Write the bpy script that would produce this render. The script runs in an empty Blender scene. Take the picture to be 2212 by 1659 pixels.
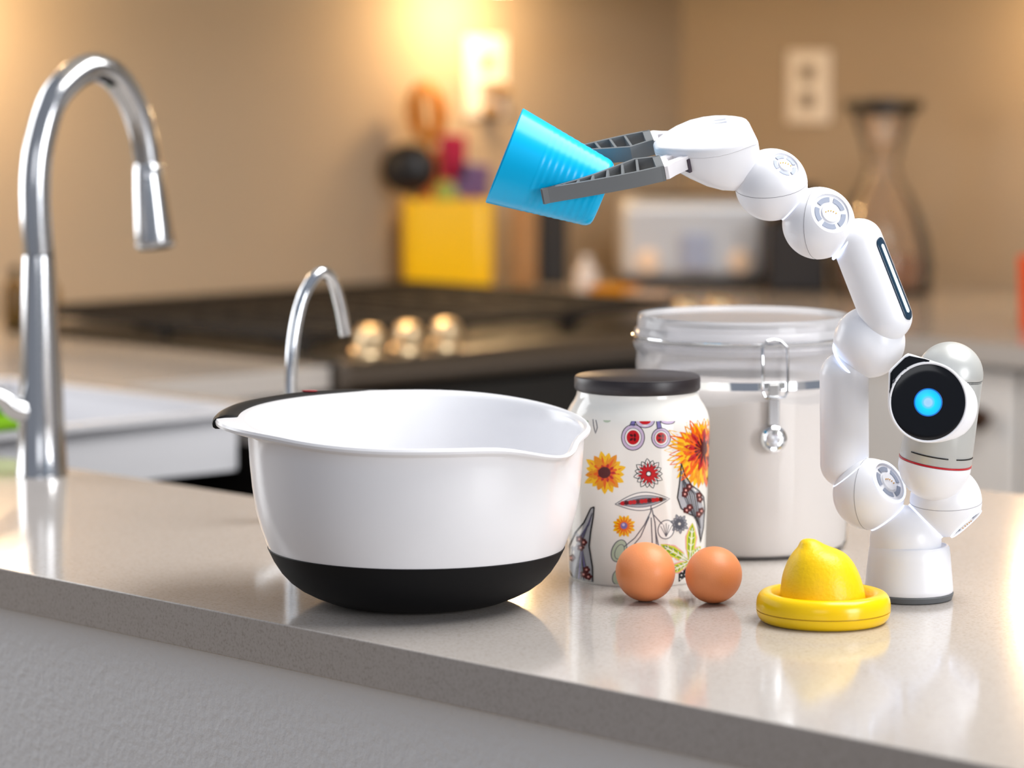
import bpy, math, random
from math import sin, cos, pi, radians, sqrt, exp, atan2, asin, tan
from mathutils import Vector, Matrix
random.seed(7)
SC = bpy.context.scene
COL = SC.collection

# ------------------------------------------------------------------ camera
CT = 0.92                      # worktop height
FPX = 6500.0                   # focal length in pixels of a 2212 px wide frame
PITCH = math.atan(686.5 / FPX)
CAMZ = CT + 0.366
cam_d = bpy.data.cameras.new('camera')
cam = bpy.data.objects.new('camera', cam_d)
COL.objects.link(cam)
cam.location = (0, 0, CAMZ)
cam.rotation_euler = (pi / 2 - PITCH, 0, 0)
cam_d.sensor_width = 36
cam_d.lens = FPX / 2212 * 36
cam_d.clip_start = 0.05
cam_d.dof.use_dof = True
cam_d.dof.focus_distance = 2.03
cam_d.dof.aperture_fstop = 4.6
SC.camera = cam
SC.view_settings.view_transform = 'Standard'
SC.view_settings.look = 'None'
SC.view_settings.exposure = 0.07
SC.view_settings.gamma = 1.0
SC.view_settings.use_curve_mapping = False

# ------------------------------------------------------------------ world and lights
wd = bpy.data.worlds.new('world'); SC.world = wd; wd.use_nodes = True
wd.node_tree.nodes['Background'].inputs[0].default_value = (0.80, 0.86, 1.0, 1)
wd.node_tree.nodes['Background'].inputs[1].default_value = 0.32

def area(name, loc, target, sx, sy, power, color):
    d = bpy.data.lights.new(name, 'AREA'); d.shape = 'RECTANGLE'; d.size = sx; d.size_y = sy
    d.energy = power; d.color = color
    o = bpy.data.objects.new(name, d); COL.objects.link(o); o.location = loc
    o.rotation_euler = (Vector(target) - Vector(loc)).to_track_quat('-Z', 'Y').to_euler()
    return o
area('overhead_soft_fill', (0.70, 2.25, 2.35), (0.10, 2.25, CT), 1.3, 1.1, 46, (1.0, 0.985, 0.965))  # unseen soft area light above the island, brightens the worktop
area('right_soft_key', (2.45, -0.15, 1.60), (0.10, 2.15, CT + .1), 1.1, 1.1, 47, (0.98, 0.985, 1.0))  # unseen soft key from the right, an area light without any window
area('left_soft_fill', (-1.50, 3.15, 1.55), (0.0, 2.2, CT + .1), 1.0, 1.1, 20, (0.95, 0.97, 1.0))  # area light added on the left for bright faucet reflections, no window there
area('front_soft_fill', (-0.6, -2.2, 2.0), (0.0, 2.2, CT + .1), 1.6, 1.2, 11, (0.97, 0.98, 1.0))  # weak fill added on the camera side to lift the bowl front
WARM = (1.0, 0.68, 0.35)
def puck(loc, power, r=.03):
    d = bpy.data.lights.new('under_cabinet_light', 'POINT'); d.energy = power; d.color = WARM; d.shadow_soft_size = r
    o = bpy.data.objects.new('under_cabinet_light', d); COL.objects.link(o); o.location = loc

# ------------------------------------------------------------------ helpers: projection
RX = Vector((1, 0, 0)); FW = Vector((0, cos(PITCH), -sin(PITCH))); UP = Vector((0, sin(PITCH), cos(PITCH)))
CAM = Vector((0, 0, CAMZ))
def ray(px, py): return FW + RX * ((px - 1106) / FPX) + UP * ((829.5 - py) / FPX)
def onz(px, py, z=CT):
    r = ray(px, py); return CAM + r * ((z - CAMZ) / r.z)
def ony(px, py, Y):
    r = ray(px, py); return CAM + r * (Y / r.y)

# ------------------------------------------------------------------ helpers: materials
def lin(c):
    return tuple((v / 255 / 12.92) if v / 255 <= .04045 else ((v / 255 + .055) / 1.055) ** 2.4 for v in c)
_m = {}
def mat(name, rgb=(200, 200, 200), rough=.5, metal=0., emit=None, estr=0., trans=0., ior=1.45, coat=0., bump=0., bscale=200., vary=0., sss=0., spec=.5, alpha=1.):
    if name in _m: return _m[name]
    m = bpy.data.materials.new(name); m.use_nodes = True
    nt = m.node_tree; b = nt.nodes['Principled BSDF']
    c = (*lin(rgb), 1)
    b.inputs['Base Color'].default_value = c
    b.inputs['Roughness'].default_value = rough
    b.inputs['Metallic'].default_value = metal
    b.inputs['Transmission Weight'].default_value = trans
    b.inputs['IOR'].default_value = ior
    b.inputs['Coat Weight'].default_value = coat
    b.inputs['Coat Roughness'].default_value = .05
    b.inputs['Specular IOR Level'].default_value = spec
    b.inputs['Alpha'].default_value = alpha
    if sss:
        b.inputs['Subsurface Weight'].default_value = sss
        b.inputs['Subsurface Radius'].default_value = (.01, .006, .004)
    if emit:
        b.inputs['Emission Color'].default_value = (*lin(emit), 1); b.inputs['Emission Strength'].default_value = estr
    if bump or vary:
        tc = nt.nodes.new('ShaderNodeTexCoord'); n = nt.nodes.new('ShaderNodeTexNoise')
        n.inputs['Scale'].default_value = bscale; n.inputs['Detail'].default_value = 4
        nt.links.new(tc.outputs['Object'], n.inputs['Vector'])
        if bump:
            bp = nt.nodes.new('ShaderNodeBump'); bp.inputs['Strength'].default_value = bump; bp.inputs['Distance'].default_value = .0018 if name == 'half_wall_paint' else .001
            nt.links.new(n.outputs['Fac'], bp.inputs['Height']); nt.links.new(bp.outputs['Normal'], b.inputs['Normal'])
        if vary:
            mx = nt.nodes.new('ShaderNodeMix'); mx.data_type = 'RGBA'
            mx.inputs[6].default_value = c; mx.inputs[7].default_value = (c[0] * (1 - vary), c[1] * (1 - vary), c[2] * (1 - vary), 1)
            nt.links.new(n.outputs['Fac'], mx.inputs[0]); nt.links.new(mx.outputs[2], b.inputs['Base Color'])
    _m[name] = m
    return m

# ------------------------------------------------------------------ helpers: meshes
def frame(o, z, x=None):
    """local frame: origin, z axis, x hint -> 4x4"""
    z = Vector(z).normalized()
    x = Vector(x) if x is not None else (Vector((1, 0, 0)) if abs(z.x) < .9 else Vector((0, 1, 0)))
    x = (x - z * x.dot(z)).normalized(); y = z.cross(x)
    m = Matrix.Identity(4)
    for i in range(3):
        m[i][0] = x[i]; m[i][1] = y[i]; m[i][2] = z[i]; m[i][3] = o[i]
    return m
ID = Matrix.Identity(4)

class MB:
    def __init__(s): s.v = []; s.f = []; s.m = []
    def add(s, vs, fs, mi=0, T=ID):
        o = len(s.v); s.v += [T @ Vector(v) for v in vs]
        s.f += [tuple(o + i for i in f) for f in fs]; s.m += [mi] * len(fs); return s
    def grid(s, rings, closed=True, mi=0, T=ID, cap0=False, cap1=False):
        n = len(rings[0]); vs = [p for r in rings for p in r]; fs = []
        for i in range(len(rings) - 1):
            for j in range(n if closed else n - 1):
                k = (j + 1) % n
                fs.append((i * n + j, i * n + k, (i + 1) * n + k, (i + 1) * n + j))
        if cap0: fs.append(tuple(range(n - 1, -1, -1)))
        if cap1: fs.append(tuple((len(rings) - 1) * n + j for j in range(n)))
        return s.add(vs, fs, mi, T)
    def lathe(s, prof, n=64, mi=0, T=ID, fn=None):
        rings = []
        for (r, z) in prof:
            r = max(r, 1e-6)
            ring = [(r * cos(2 * pi * j / n), r * sin(2 * pi * j / n), z) for j in range(n)]
            if fn: ring = [fn(*p) for p in ring]
            rings.append(ring)
        return s.grid(rings, True, mi, T)
    def tube(s, pts, rad, n=16, mi=0, T=ID, cap=True):
        pts = [Vector(p) for p in pts]
        if not hasattr(rad, '__len__'): rad = [rad] * len(pts)
        rings = []; px = None
        for i, p in enumerate(pts):
            t = (pts[min(i + 1, len(pts) - 1)] - pts[max(i - 1, 0)]).normalized()
            if px is None: px = Vector((0, 0, 1)) if abs(t.z) < .9 else Vector((1, 0, 0))
            x = (px - t * px.dot(t)).normalized(); px = x; y = t.cross(x)
            rings.append([p + (x * cos(2 * pi * j / n) + y * sin(2 * pi * j / n)) * rad[i] for j in range(n)])
        return s.grid(rings, True, mi, T, cap, cap)
    def box(s, lo, hi, mi=0, T=ID):
        x0, y0, z0 = lo; x1, y1, z1 = hi
        v = [(x0, y0, z0), (x1, y0, z0), (x1, y1, z0), (x0, y1, z0), (x0, y0, z1), (x1, y0, z1), (x1, y1, z1), (x0, y1, z1)]
        return s.add(v, [(3, 2, 1, 0), (4, 5, 6, 7), (0, 1, 5, 4), (1, 2, 6, 5), (2, 3, 7, 6), (3, 0, 4, 7)], mi, T)
    def prism(s, poly, z0, z1, mi=0, T=ID):
        n = len(poly)
        v = [(x, y, z0) for x, y in poly] + [(x, y, z1) for x, y in poly]
        f = [tuple(range(n - 1, -1, -1)), tuple(range(n, 2 * n))] + [(i, (i + 1) % n, n + (i + 1) % n, n + i) for i in range(n)]
        return s.add(v, f, mi, T)
    def sphere(s, c, r, n=32, mi=0, sq=(1, 1, 1)):
        prof = [(sin(pi * i / n) , -cos(pi * i / n)) for i in range(n + 1)]
        return s.lathe([(a * r, b * r) for a, b in prof], n * 2, mi, Matrix.Translation(c) @ Matrix.Diagonal((*sq, 1)))
    def torus(s, T, R, r, n=64, k=12, mi=0):
        rings = [[((R + r * cos(2 * pi * j / k)) * cos(2 * pi * i / n), (R + r * cos(2 * pi * j / k)) * sin(2 * pi * i / n), r * sin(2 * pi * j / k)) for j in range(k)] for i in range(n + 1)]
        return s.grid(rings, True, mi, T)
    def build(s, name, mats, parent=None, sharp=35, bevel=0., loc=None, subsurf=0):
        if not isinstance(mats, (list, tuple)): mats = [mats]
        off = Vector(loc) if loc is not None else (parent_loc(parent))
        me = bpy.data.meshes.new(name)
        me.from_pydata([tuple(v - off) for v in s.v], [], s.f)
        for m in mats: me.materials.append(m)
        for p, mi in zip(me.polygons, s.m): p.material_index = mi; p.use_smooth = True
        import bmesh
        bm = bmesh.new(); bm.from_mesh(me)
        bmesh.ops.remove_doubles(bm, verts=bm.verts, dist=2e-6)
        bmesh.ops.recalc_face_normals(bm, faces=bm.faces)
        bm.to_mesh(me); bm.free()
        me.set_sharp_from_angle(angle=radians(sharp))
        o = bpy.data.objects.new(name, me); COL.objects.link(o)
        if parent is not None: o.parent = parent
        else: o.location = off
        if bevel:
            b = o.modifiers.new('bevel', 'BEVEL'); b.width = bevel; b.segments = 3; b.limit_method = 'ANGLE'; b.angle_limit = radians(40)
            b.harden_normals = True
        if subsurf:
            b = o.modifiers.new('subdivision', 'SUBSURF'); b.levels = subsurf; b.render_levels = subsurf
        return o
def parent_loc(p):
    off = Vector((0, 0, 0))
    while p is not None: off = off + p.location; p = p.parent
    return off
def tag(o, label=None, cat=None, group=None, kind=None):
    if label: o['label'] = label
    if cat: o['category'] = cat
    if group: o['group'] = group
    if kind: o['kind'] = kind
    return o
def thing(name, loc, label, cat, group=None):
    o = bpy.data.objects.new(name, None); COL.objects.link(o); o.location = loc; o.empty_display_size = .05
    return tag(o, label, cat, group)

# room plan axes (45 degrees to the view): A runs along the island front and the right wall, B along the left wall
# a point is given by u = x+y (distance steps away from the island edge) and w = x-y
def uw(u, w, z=0.): return Vector(((u + w) / 2, (u - w) / 2, z))
def uwbox(u0, u1, w0, w1, z0, z1, mb=None, mi=0):
    mb = mb or MB()
    v = [uw(u0, w0, z0), uw(u1, w0, z0), uw(u1, w1, z0), uw(u0, w1, z0), uw(u0, w0, z1), uw(u1, w0, z1), uw(u1, w1, z1), uw(u0, w1, z1)]
    return mb.add(v, [(3, 2, 1, 0), (4, 5, 6, 7), (0, 1, 5, 4), (1, 2, 6, 5), (2, 3, 7, 6), (3, 0, 4, 7)], mi)

# ------------------------------------------------------------------ materials
M_wall = mat('wall_paint', (168, 153, 133), .75, bump=.15, bscale=300)
M_ceil = mat('ceiling_paint', (225, 222, 215), .8)
M_floor = mat('floor_wood', (178, 156, 130), .45, vary=.35, bscale=12)
M_front = mat('half_wall_paint', (240, 241, 242), .55, bump=.8, bscale=170)
M_cab = mat('cabinet_paint', (226, 223, 220), .45)
M_cabup = mat('upper_cabinet_paint', (200, 190, 175), .5)
M_black = mat('black_enamel', (12, 11, 10), .35)
M_iron = mat('cast_iron', (22, 17, 14), .6)
M_steel = mat('brushed_steel', (190, 190, 190), .22, 1.)
M_chrome = mat('chrome', (225, 228, 232), .08, 1.)
M_nickel = mat('satin_nickel', (205, 206, 208), .16, 1.)
M_white = mat('white_plastic', (236, 236, 240), .28)
M_bot = mat('robot_white', (240, 241, 246), .3, sss=.0)
M_led = mat('led_ring', (220, 232, 255), .4, emit=(205, 222, 255), estr=1.5)
M_dgrey = mat('dark_grey_rubber', (96, 99, 102), .5)
M_fgrey = mat('finger_grey', (112, 116, 119), .55)
M_glass_black = mat('black_glass', (8, 10, 16), .12)
M_gold = mat('gold_pin', (215, 160, 70), .3, 1.)

def clear_mat(name, tint=(250, 250, 252), haze=.14, ior=1.45, rough=.03):
    m = bpy.data.materials.new(name); m.use_nodes = True; nt = m.node_tree
    for n in list(nt.nodes): nt.nodes.remove(n)
    out = nt.nodes.new('ShaderNodeOutputMaterial'); tr = nt.nodes.new('ShaderNodeBsdfTransparent'); tr.inputs[0].default_value = (*lin(tint), 1)
    gl = nt.nodes.new('ShaderNodeBsdfGlossy'); gl.inputs['Roughness'].default_value = rough
    df = nt.nodes.new('ShaderNodeBsdfDiffuse'); df.inputs[0].default_value = (*lin((240, 240, 244)), 1)
    fr = nt.nodes.new('ShaderNodeLayerWeight'); fr.inputs[0].default_value = .22
    tl = nt.nodes.new('ShaderNodeBsdfTranslucent'); tl.inputs[0].default_value = (.9, .9, .92, 1); dm = nt.nodes.new('ShaderNodeMixShader')
    nt.links.new(df.outputs[0], dm.inputs[1]); nt.links.new(tl.outputs[0], dm.inputs[2])
    a = nt.nodes.new('ShaderNodeMixShader'); a.inputs[0].default_value = haze; b = nt.nodes.new('ShaderNodeMixShader')
    nt.links.new(tr.outputs[0], a.inputs[1]); nt.links.new(dm.outputs[0], a.inputs[2]); nt.links.new(fr.outputs[0], b.inputs[0])
    nt.links.new(a.outputs[0], b.inputs[1]); nt.links.new(gl.outputs[0], b.inputs[2]); nt.links.new(b.outputs[0], out.inputs[0])
    return m
def counter_mat():
    m = mat('quartz_worktop', (166, 156, 146), .11, coat=0.)
    nt = m.node_tree; b = nt.nodes['Principled BSDF']
    tc = nt.nodes.new('ShaderNodeTexCoord')
    n1 = nt.nodes.new('ShaderNodeTexNoise'); n1.inputs['Scale'].default_value = 520; n1.inputs['Detail'].default_value = 2
    n2 = nt.nodes.new('ShaderNodeTexNoise'); n2.inputs['Scale'].default_value = 7; n2.inputs['Detail'].default_value = 3
    r1 = nt.nodes.new('ShaderNodeValToRGB'); r1.color_ramp.elements[0].position = .30; r1.color_ramp.elements[1].position = .46
    r1.color_ramp.elements[0].color = (*lin((170, 162, 155)), 1); r1.color_ramp.elements[1].color = (*lin((185, 178, 172)), 1)
    e = r1.color_ramp.elements.new(.72); e.color = (*lin((190, 184, 179)), 1)
    mx = nt.nodes.new('ShaderNodeMix'); mx.data_type = 'RGBA'; mx.blend_type = 'MULTIPLY'; mx.inputs[0].default_value = .35
    r2 = nt.nodes.new('ShaderNodeValToRGB'); r2.color_ramp.elements[0].color = (.88, .87, .85, 1)
    nt.links.new(tc.outputs['Object'], n1.inputs['Vector']); nt.links.new(tc.outputs['Object'], n2.inputs['Vector'])
    nt.links.new(n1.outputs['Fac'], r1.inputs['Fac']); nt.links.new(n2.outputs['Fac'], r2.inputs['Fac'])
    nt.links.new(r1.outputs[0], mx.inputs[6]); nt.links.new(r2.outputs[0], mx.inputs[7])
    nt.links.new(mx.outputs[2], b.inputs['Base Color'])
    return m
M_top = counter_mat()

# ================================================================== THE ROOM
# wall_left is the plane w = WL ; wall_right the plane u = WR
WL, WR = -5.15, 5.76
ROOM_H = 2.5
def struct(name, mb, m, bevel=0.):
    o = mb.build(name, m, None, bevel=bevel); o['kind'] = 'structure'; return o
struct('floor', uwbox(-3.5, WR, WL, 3.2, -.05, 0), M_floor)
struct('ceiling', uwbox(1.9, WR, WL, -1.2, ROOM_H, ROOM_H + .05), M_ceil)
struct('wall_left', uwbox(-1.2, WR + .12, WL - .12, WL, 0, ROOM_H), M_wall)
struct('wall_right', uwbox(WR, WR + .12, WL, 1.6, 0, ROOM_H), M_wall)

# half wall under the island front
IS_U0, IS_U1 = 1.805, 3.0
W0, W1 = -6.0, 1.2
struct('wall_front', uwbox(IS_U0 + .02, IS_U0 + .14, WL + .004, W1 - .05, 0, CT - .03), M_front)

# island worktop with the sink opening
SK_U0, SK_U1, SK_W0, SK_W1 = 2.33, 2.86, -4.05, -2.62
mb = MB()
def slab(u0, u1, w0, w1): uwbox(u0, u1, w0, w1, CT - .03, CT, mb)
us = [IS_U0, SK_U0, SK_U1, IS_U1]; ws = [WL + .003, SK_W0, SK_W1, W1]
vid = {}
vs = []; fs = []
def vv(i, j, k):
    if (i, j, k) not in vid: vid[(i, j, k)] = len(vs); vs.append(uw(us[i], ws[j], CT - .03 * (1 - k)))
    return vid[(i, j, k)]
cells = [(i, j) for i in range(3) for j in range(3) if not (i == 1 and j == 1)]
for (i, j) in cells:
    fs.append((vv(i, j, 1), vv(i + 1, j, 1), vv(i + 1, j + 1, 1), vv(i, j + 1, 1)))
    fs.append((vv(i, j, 0), vv(i, j + 1, 0), vv(i + 1, j + 1, 0), vv(i + 1, j, 0)))
    for (di, dj, a, b) in ((-1, 0, (i, j), (i, j + 1)), (1, 0, (i + 1, j), (i + 1, j + 1)), (0, -1, (i, j), (i + 1, j)), (0, 1, (i, j + 1), (i + 1, j + 1))):
        if (i + di, j + dj) not in cells:
            fs.append((vv(*a, 0), vv(*b, 0), vv(*b, 1), vv(*a, 1)))
mb.add(vs, fs)
o = mb.build('peninsula_worktop', M_top, None, bevel=.0012)
tag(o, 'pale beige speckled quartz worktop in front, carrying the bowl and robot', 'worktop')

# island cabinet behind the half wall
it = thing('peninsula_cabinet', uw(2.4, -1.5, 0), 'base cabinet hidden under the front quartz worktop', 'cabinet')
uwbox(2.9, 2.92, WL + .01, W1 - .05, .1, CT - .031).build('back_panel', M_cab, it)
uwbox(IS_U0 + .141, 2.9, W1 - .09, W1 - .05, .0, CT - .031).build('end_panel', M_cab, it)

# sink
def sink():
    t = thing('undermount_sink', uw((SK_U0 + SK_U1) / 2, (SK_W0 + SK_W1) / 2, CT - .25), 'dark steel undermount sink set into the front worktop behind the tall faucet', 'sink')
    m = mat('dark_sink', (38, 34, 32), .35, .3)
    mb = MB(); a, b, c, d = SK_U0 - .004, SK_U1 + .004, SK_W0 - .004, SK_W1 + .004
    z0, z1 = CT - .24, CT - .0305; th = .004
    uwbox(a, b, c, d, z0 - th, z0, mb); uwbox(a - th, a, c, d, z0, z1, mb); uwbox(b, b + th, c, d, z0, z1, mb)
    uwbox(a - th, b + th, c - th, c, z0 - th, z1, mb); uwbox(a - th, b + th, d, d + th, z0 - th, z1, mb)
    mb.build('basin', m, t)
    c = uw((SK_U0 + SK_U1) / 2, -3.1, z0)
    MB().lathe([(0, .001), (.03, .001), (.045, .003), (.047, .0005)], 32, 0, Matrix.Translation(c)).build('drain', M_steel, t)
sink()

# ================================================================== counters and cabinets behind
CF_L, CF_R = -3.90, 4.62          # front lines of the back counters
ST_U0 = 3.46; ST_U1 = ST_U0 + .76 * 1.4142  # the range lies between these u values
# u on the left wall runs from near-left to the corner
o = uwbox(IS_U1 + .002, ST_U0 - .006, WL + .004, CF_L, CT - .03, CT).build('left_worktop', M_top, None, bevel=.002)
tag(o, 'beige worktop along the left wall, left of the black range', 'worktop')
mb = MB(); uwbox(ST_U1 + .006, WR - .003, WL + .004, CF_L, CT - .03, CT, mb); uwbox(CF_R, WR - .003, CF_L, 1.0, CT - .03, CT, mb)
o = mb.build('right_worktop', M_top, None); tag(o, 'beige worktop in the corner and along the right wall', 'worktop')
o = uwbox(ST_U0, ST_U1, WL + .004, -4.865, CT - .03, CT).build('worktop_strip', M_top, None)
tag(o, 'narrow strip of beige worktop behind the black range', 'worktop')

def base_cab(axis, a0, a1, front, label, full=False, n=2):
    """axis 'L': cabinets on left wall between u=a0..a1; 'R': right wall between w=a0..a1"""
    mid = (a0 + a1) / 2
    loc = uw(mid, (WL + front) / 2, 0) if axis == 'L' else uw((WR + front) / 2, mid, 0)
    t = thing('base_cabinet', loc, label, 'cabinet', 'base cabinets along the walls')
    def bx(p0, p1, d0, d1, z0, z1, mb=None):
        # d measured outward from carcass front
        if axis == 'L': return uwbox(p0, p1, front + d0, front + d1, z0, z1, mb)
        return uwbox(front - d1, front - d0, p0, p1, z0, z1, mb)
    if axis == 'L': uwbox(a0, a1, WL + .01, front - .06, .1, CT - .031).build('body', M_cab, t)
    else: uwbox(front + .06, WR - .01, a0, a1, .1, CT - .031).build('body', M_cab, t)
    bx(a0, a1, -.16, -.12, 0, .1).build('toe_kick', M_black, t)
    st = (a1 - a0) / n
    for i in range(n):
        p0, p1 = a0 + i * st + .003, a0 + (i + 1) * st - .003
        d = None if full else bx(p0, p1, -.059, -.032, .74, CT - .04).build('drawer', M_cab, t, bevel=.003)
        f = bx(p0, p1, -.059, -.032, .11, CT - .04 if full else .732).build('door', M_cab, t, bevel=.003)
        pm = (p0 + p1) / 2
        def knob(p, z, par):
            c = uw(p, front - .032, z) if axis == 'L' else uw(front + .032, p, z)
            ax = Vector((1, -1, 0)) if axis == 'L' else Vector((-1, -1, 0))
            MB().lathe([(0, 0), (.006, 0), (.006, .014), (.015, .018), (.017, .024), (.014, .029), (0, .031)], 24, 0, frame(c, ax)).build('knob', M_kn, par)
        if full: knob(p1 - .06, .817, f)
        else: knob(pm, .80, d); knob(p1 - .06, .68, f)
    return t
M_kn = mat('bronze_knob', (70, 48, 36), .4, .8)
base_cab('L', IS_U1 + .01, ST_U0 - .01, CF_L, 'pale base cabinet left of the black range', n=1)
base_cab('R', -3.86, -3.31, CF_R, 'narrow white base cabinet with dark knob just right of the round-screen module', True, 1)
base_cab('R', -3.30, -1.62, CF_R, 'wide white base cabinet cut off by the right edge', True, 3)

# upper cabinets
UPZ = CT + .492
def upper(axis, a0, a1, label, n=2, z0=UPZ):
    loc = uw((a0 + a1) / 2, WL, z0) if axis == 'L' else uw(WR, (a0 + a1) / 2, z0)
    t = thing('wall_cabinet', loc, label, 'cabinet', 'wall cabinets above the counters')
    D = .33 * 1.414
    if axis == 'L': uwbox(a0, a1, WL + .001, WL + D, z0, 2.3).build('body', M_cabup, t)
    else: uwbox(WR - D, WR - .001, a0, a1, z0, 2.3).build('body', M_cabup, t)
    st = (a1 - a0) / n
    for i in range(n):
        p0, p1 = a0 + i * st + .003, a0 + (i + 1) * st - .003
        (uwbox(p0, p1, WL + D + .001, WL + D + .027, z0 + .002, 2.3) if axis == 'L' else uwbox(WR - D - .027, WR - D - .001, p0, p1, z0 + .002, 2.3)).build('door', M_cabup, t, bevel=.003)
upper('L', 1.6, ST_U0 - .01, 'wall cabinet left of the range, above the left counter', 3)
upper('L', ST_U0, ST_U1, 'wall cabinet above the range hood on the left wall', 2, UPZ + .262)
upper('L', ST_U1 + .01, WR - .48, 'wall cabinet in the corner, on the left wall', 1)
upper('R', WL + .5, -2.9, 'wall cabinet on the right wall, next to the corner', 2)
upper('R', -2.89, -1.5, 'wall cabinet at the far right of the right wall', 2)

# puck lights with small fixtures
def puck_light(u, w, power, label):
    z = UPZ - .0135 + .009
    t = thing('under_cabinet_lamp', uw(u, w, z), label, 'lamp', 'lamps under the wall cabinets')
    MB().lathe([(.0, .0135), (.033, .0135), (.033, .003), (.028, 0), (.026, .002)], 32, 0, Matrix.Translation(uw(u, w, z))).build('housing', M_steel, t)
    MB().lathe([(0, .0018), (.026, .0018), (.026, .004), (0, .004)], 32, 0, Matrix.Translation(uw(u, w, z))).build('lens', mat('lamp_lens', (255, 230, 190), .4, emit=(255, 205, 140), estr=3), t)
    puck(uw(u, w, z - .03), power)
puck_light(4.93, WL + .19, 4.2, 'round warm lamp under the wall cabinet above the yellow crock')
puck_light(3.46, WL + .26, 6.0, 'round warm lamp under the wall cabinet at the left edge')
puck_light(WR - .24, -3.86, 2.6, 'round warm lamp under the wall cabinet at the right edge')

# added spot above the range, shining straight down to brighten knobs and front rail
def range_fill_lamp(u, w):
    d = bpy.data.lights.new('range_fill_light', 'SPOT'); d.energy = 11; d.color = (1.0, .70, .38); d.spot_size = radians(96); d.spot_blend = .5; d.shadow_soft_size = .035
    o = bpy.data.objects.new('range_fill_light', d); COL.objects.link(o); o.location = uw(u, w, UPZ + .10)
    t = thing('range_fill_lamp', uw(u, w, UPZ + .12), 'added round fill lamp above the middle of the black range', 'lamp')
    MB().lathe([(0, 0), (.04, 0), (.045, .01), (.045, .03), (0, .03)], 32, 0, Matrix.Translation(uw(u, w, UPZ + .12))).build('lens', M_steel, t)
range_fill_lamp(3.95, -4.30)
th_ = thing('range_hood', uw(3.95, WL, UPZ + .151), 'slim steel range hood above the black range', 'range hood')
uwbox(ST_U0 + .01, ST_U1 - .01, WL + .002, -4.12, UPZ + .151, UPZ + .255).build('hood_body', M_steel, th_, bevel=.004)
uwbox(ST_U0 + .03, ST_U1 - .03, -4.119, -4.112, UPZ + .175, UPZ + .235).build('control_strip', M_black, th_)
# ------------------------------------------------------------------ range
def kitchen_range():
    F = -3.885; Bk = -4.86
    t = thing('gas_range', uw((ST_U0 + ST_U1) / 2, (F + Bk) / 2, 0), 'black gas range with cast iron grates and steel knobs on the left wall', 'range')
    uwbox(ST_U0, ST_U1, Bk, F - .03, .05, CT - .002).build('body', M_black, t)
    uwbox(ST_U0 - .002, ST_U1 + .002, Bk, F, CT - .0015, CT + .008).build('cooktop', M_black, t, bevel=.003)
    # rounded front rail
    r = .02
    p0, p1 = uw(ST_U0, F + .005, CT - .012), uw(ST_U1, F + .005, CT - .012)
    MB().tube([p0, p1], r, 20).build('front_rail', mat('dark_steel', (120, 112, 104), .3, 1.), t)
    # sloping control panel
    n = Vector((1, -1, .0)).normalized()
    uwbox(ST_U0 + .004, ST_U1 - .004, F - .029, F + .004, CT - .14, CT - .035).build('control_panel', M_black, t, bevel=.004)
    f = uwbox(ST_U0 + .01, ST_U1 - .01, F - .029, F + .006, .22, CT - .16).build('oven_door', M_black, t, bevel=.006)
    uwbox(ST_U0 + .2, ST_U1 - .2, F + .0065, F + .009, .32, .62).build('oven_window', M_glass_black, f)
    h0, h1 = uw(ST_U0 + .12, F + .075, CT - .19), uw(ST_U1 - .12, F + .075, CT - .19)
    d = uw(0, 0, 0)
    hb = MB().tube([h0 + (h0 - h1).normalized() * .02, h1 + (h1 - h0).normalized() * .02], .011, 16)
    for h in (h0, h1): hb.tube([h, h + Vector((-1, 1, 0)).normalized() * .05], .008, 12)
    hb.build('handle', M_black, f)
    for k in range(5):
        c = uw(ST_U0 + .10 + k * .093 + (.56 if k > 2 else 0), F - .035, CT + .0075)
        MB().lathe([(0, 0), (.021, 0), (.022, .004), (.019, .008), (.019, .026), (.0165, .033), (.010, .037), (0, .0385)], 32, 0, frame(c, Vector((.15, -.15, 1)))).build('knob', mat('knob_steel_warm_tint', (238, 212, 170), .38, 1.), t)  # steel knobs, warm lamplight tinted into the metal colour
    # grates: frames of bars, each one a part
    gz = CT + .036
    nx = 3; du = (ST_U1 - ST_U0 - .06) / nx
    for i in range(nx):
        g = MB(); u0 = ST_U0 + .03 + i * du + .006; u1 = u0 + du - .012; w0, w1 = Bk + .05, F - .13
        b = .007
        for w in (w0, (w0 + w1) / 2, w1): uwbox(u0, u1, w - b, w + b, gz - .012, gz, g)
        for q in range(5):
            u = u0 + (u1 - u0) * q / 4; uwbox(u - b, u + b, w0, w1, gz - .012, gz, g)
        for (u, w) in ((u0, w0), (u1, w0), (u0, w1), (u1, w1), (u0, (w0 + w1) / 2), (u1, (w0 + w1) / 2)):
            uwbox(u - .009, u + .009, w - .009, w + .009, CT + .007, gz - .004, g)
        g.build('grate', M_iron, t)
        for w in (w0 + (w1 - w0) * .25, w0 + (w1 - w0) * .75):
            c = uw((u0 + u1) / 2, w, CT + .008)
            MB().lathe([(0, 0), (.045, 0), (.045, .006), (.034, .008), (.034, .015), (.03, .018), (0, .018)], 28, 0, Matrix.Translation(c)).build('burner', M_iron, t)
kitchen_range()
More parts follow.
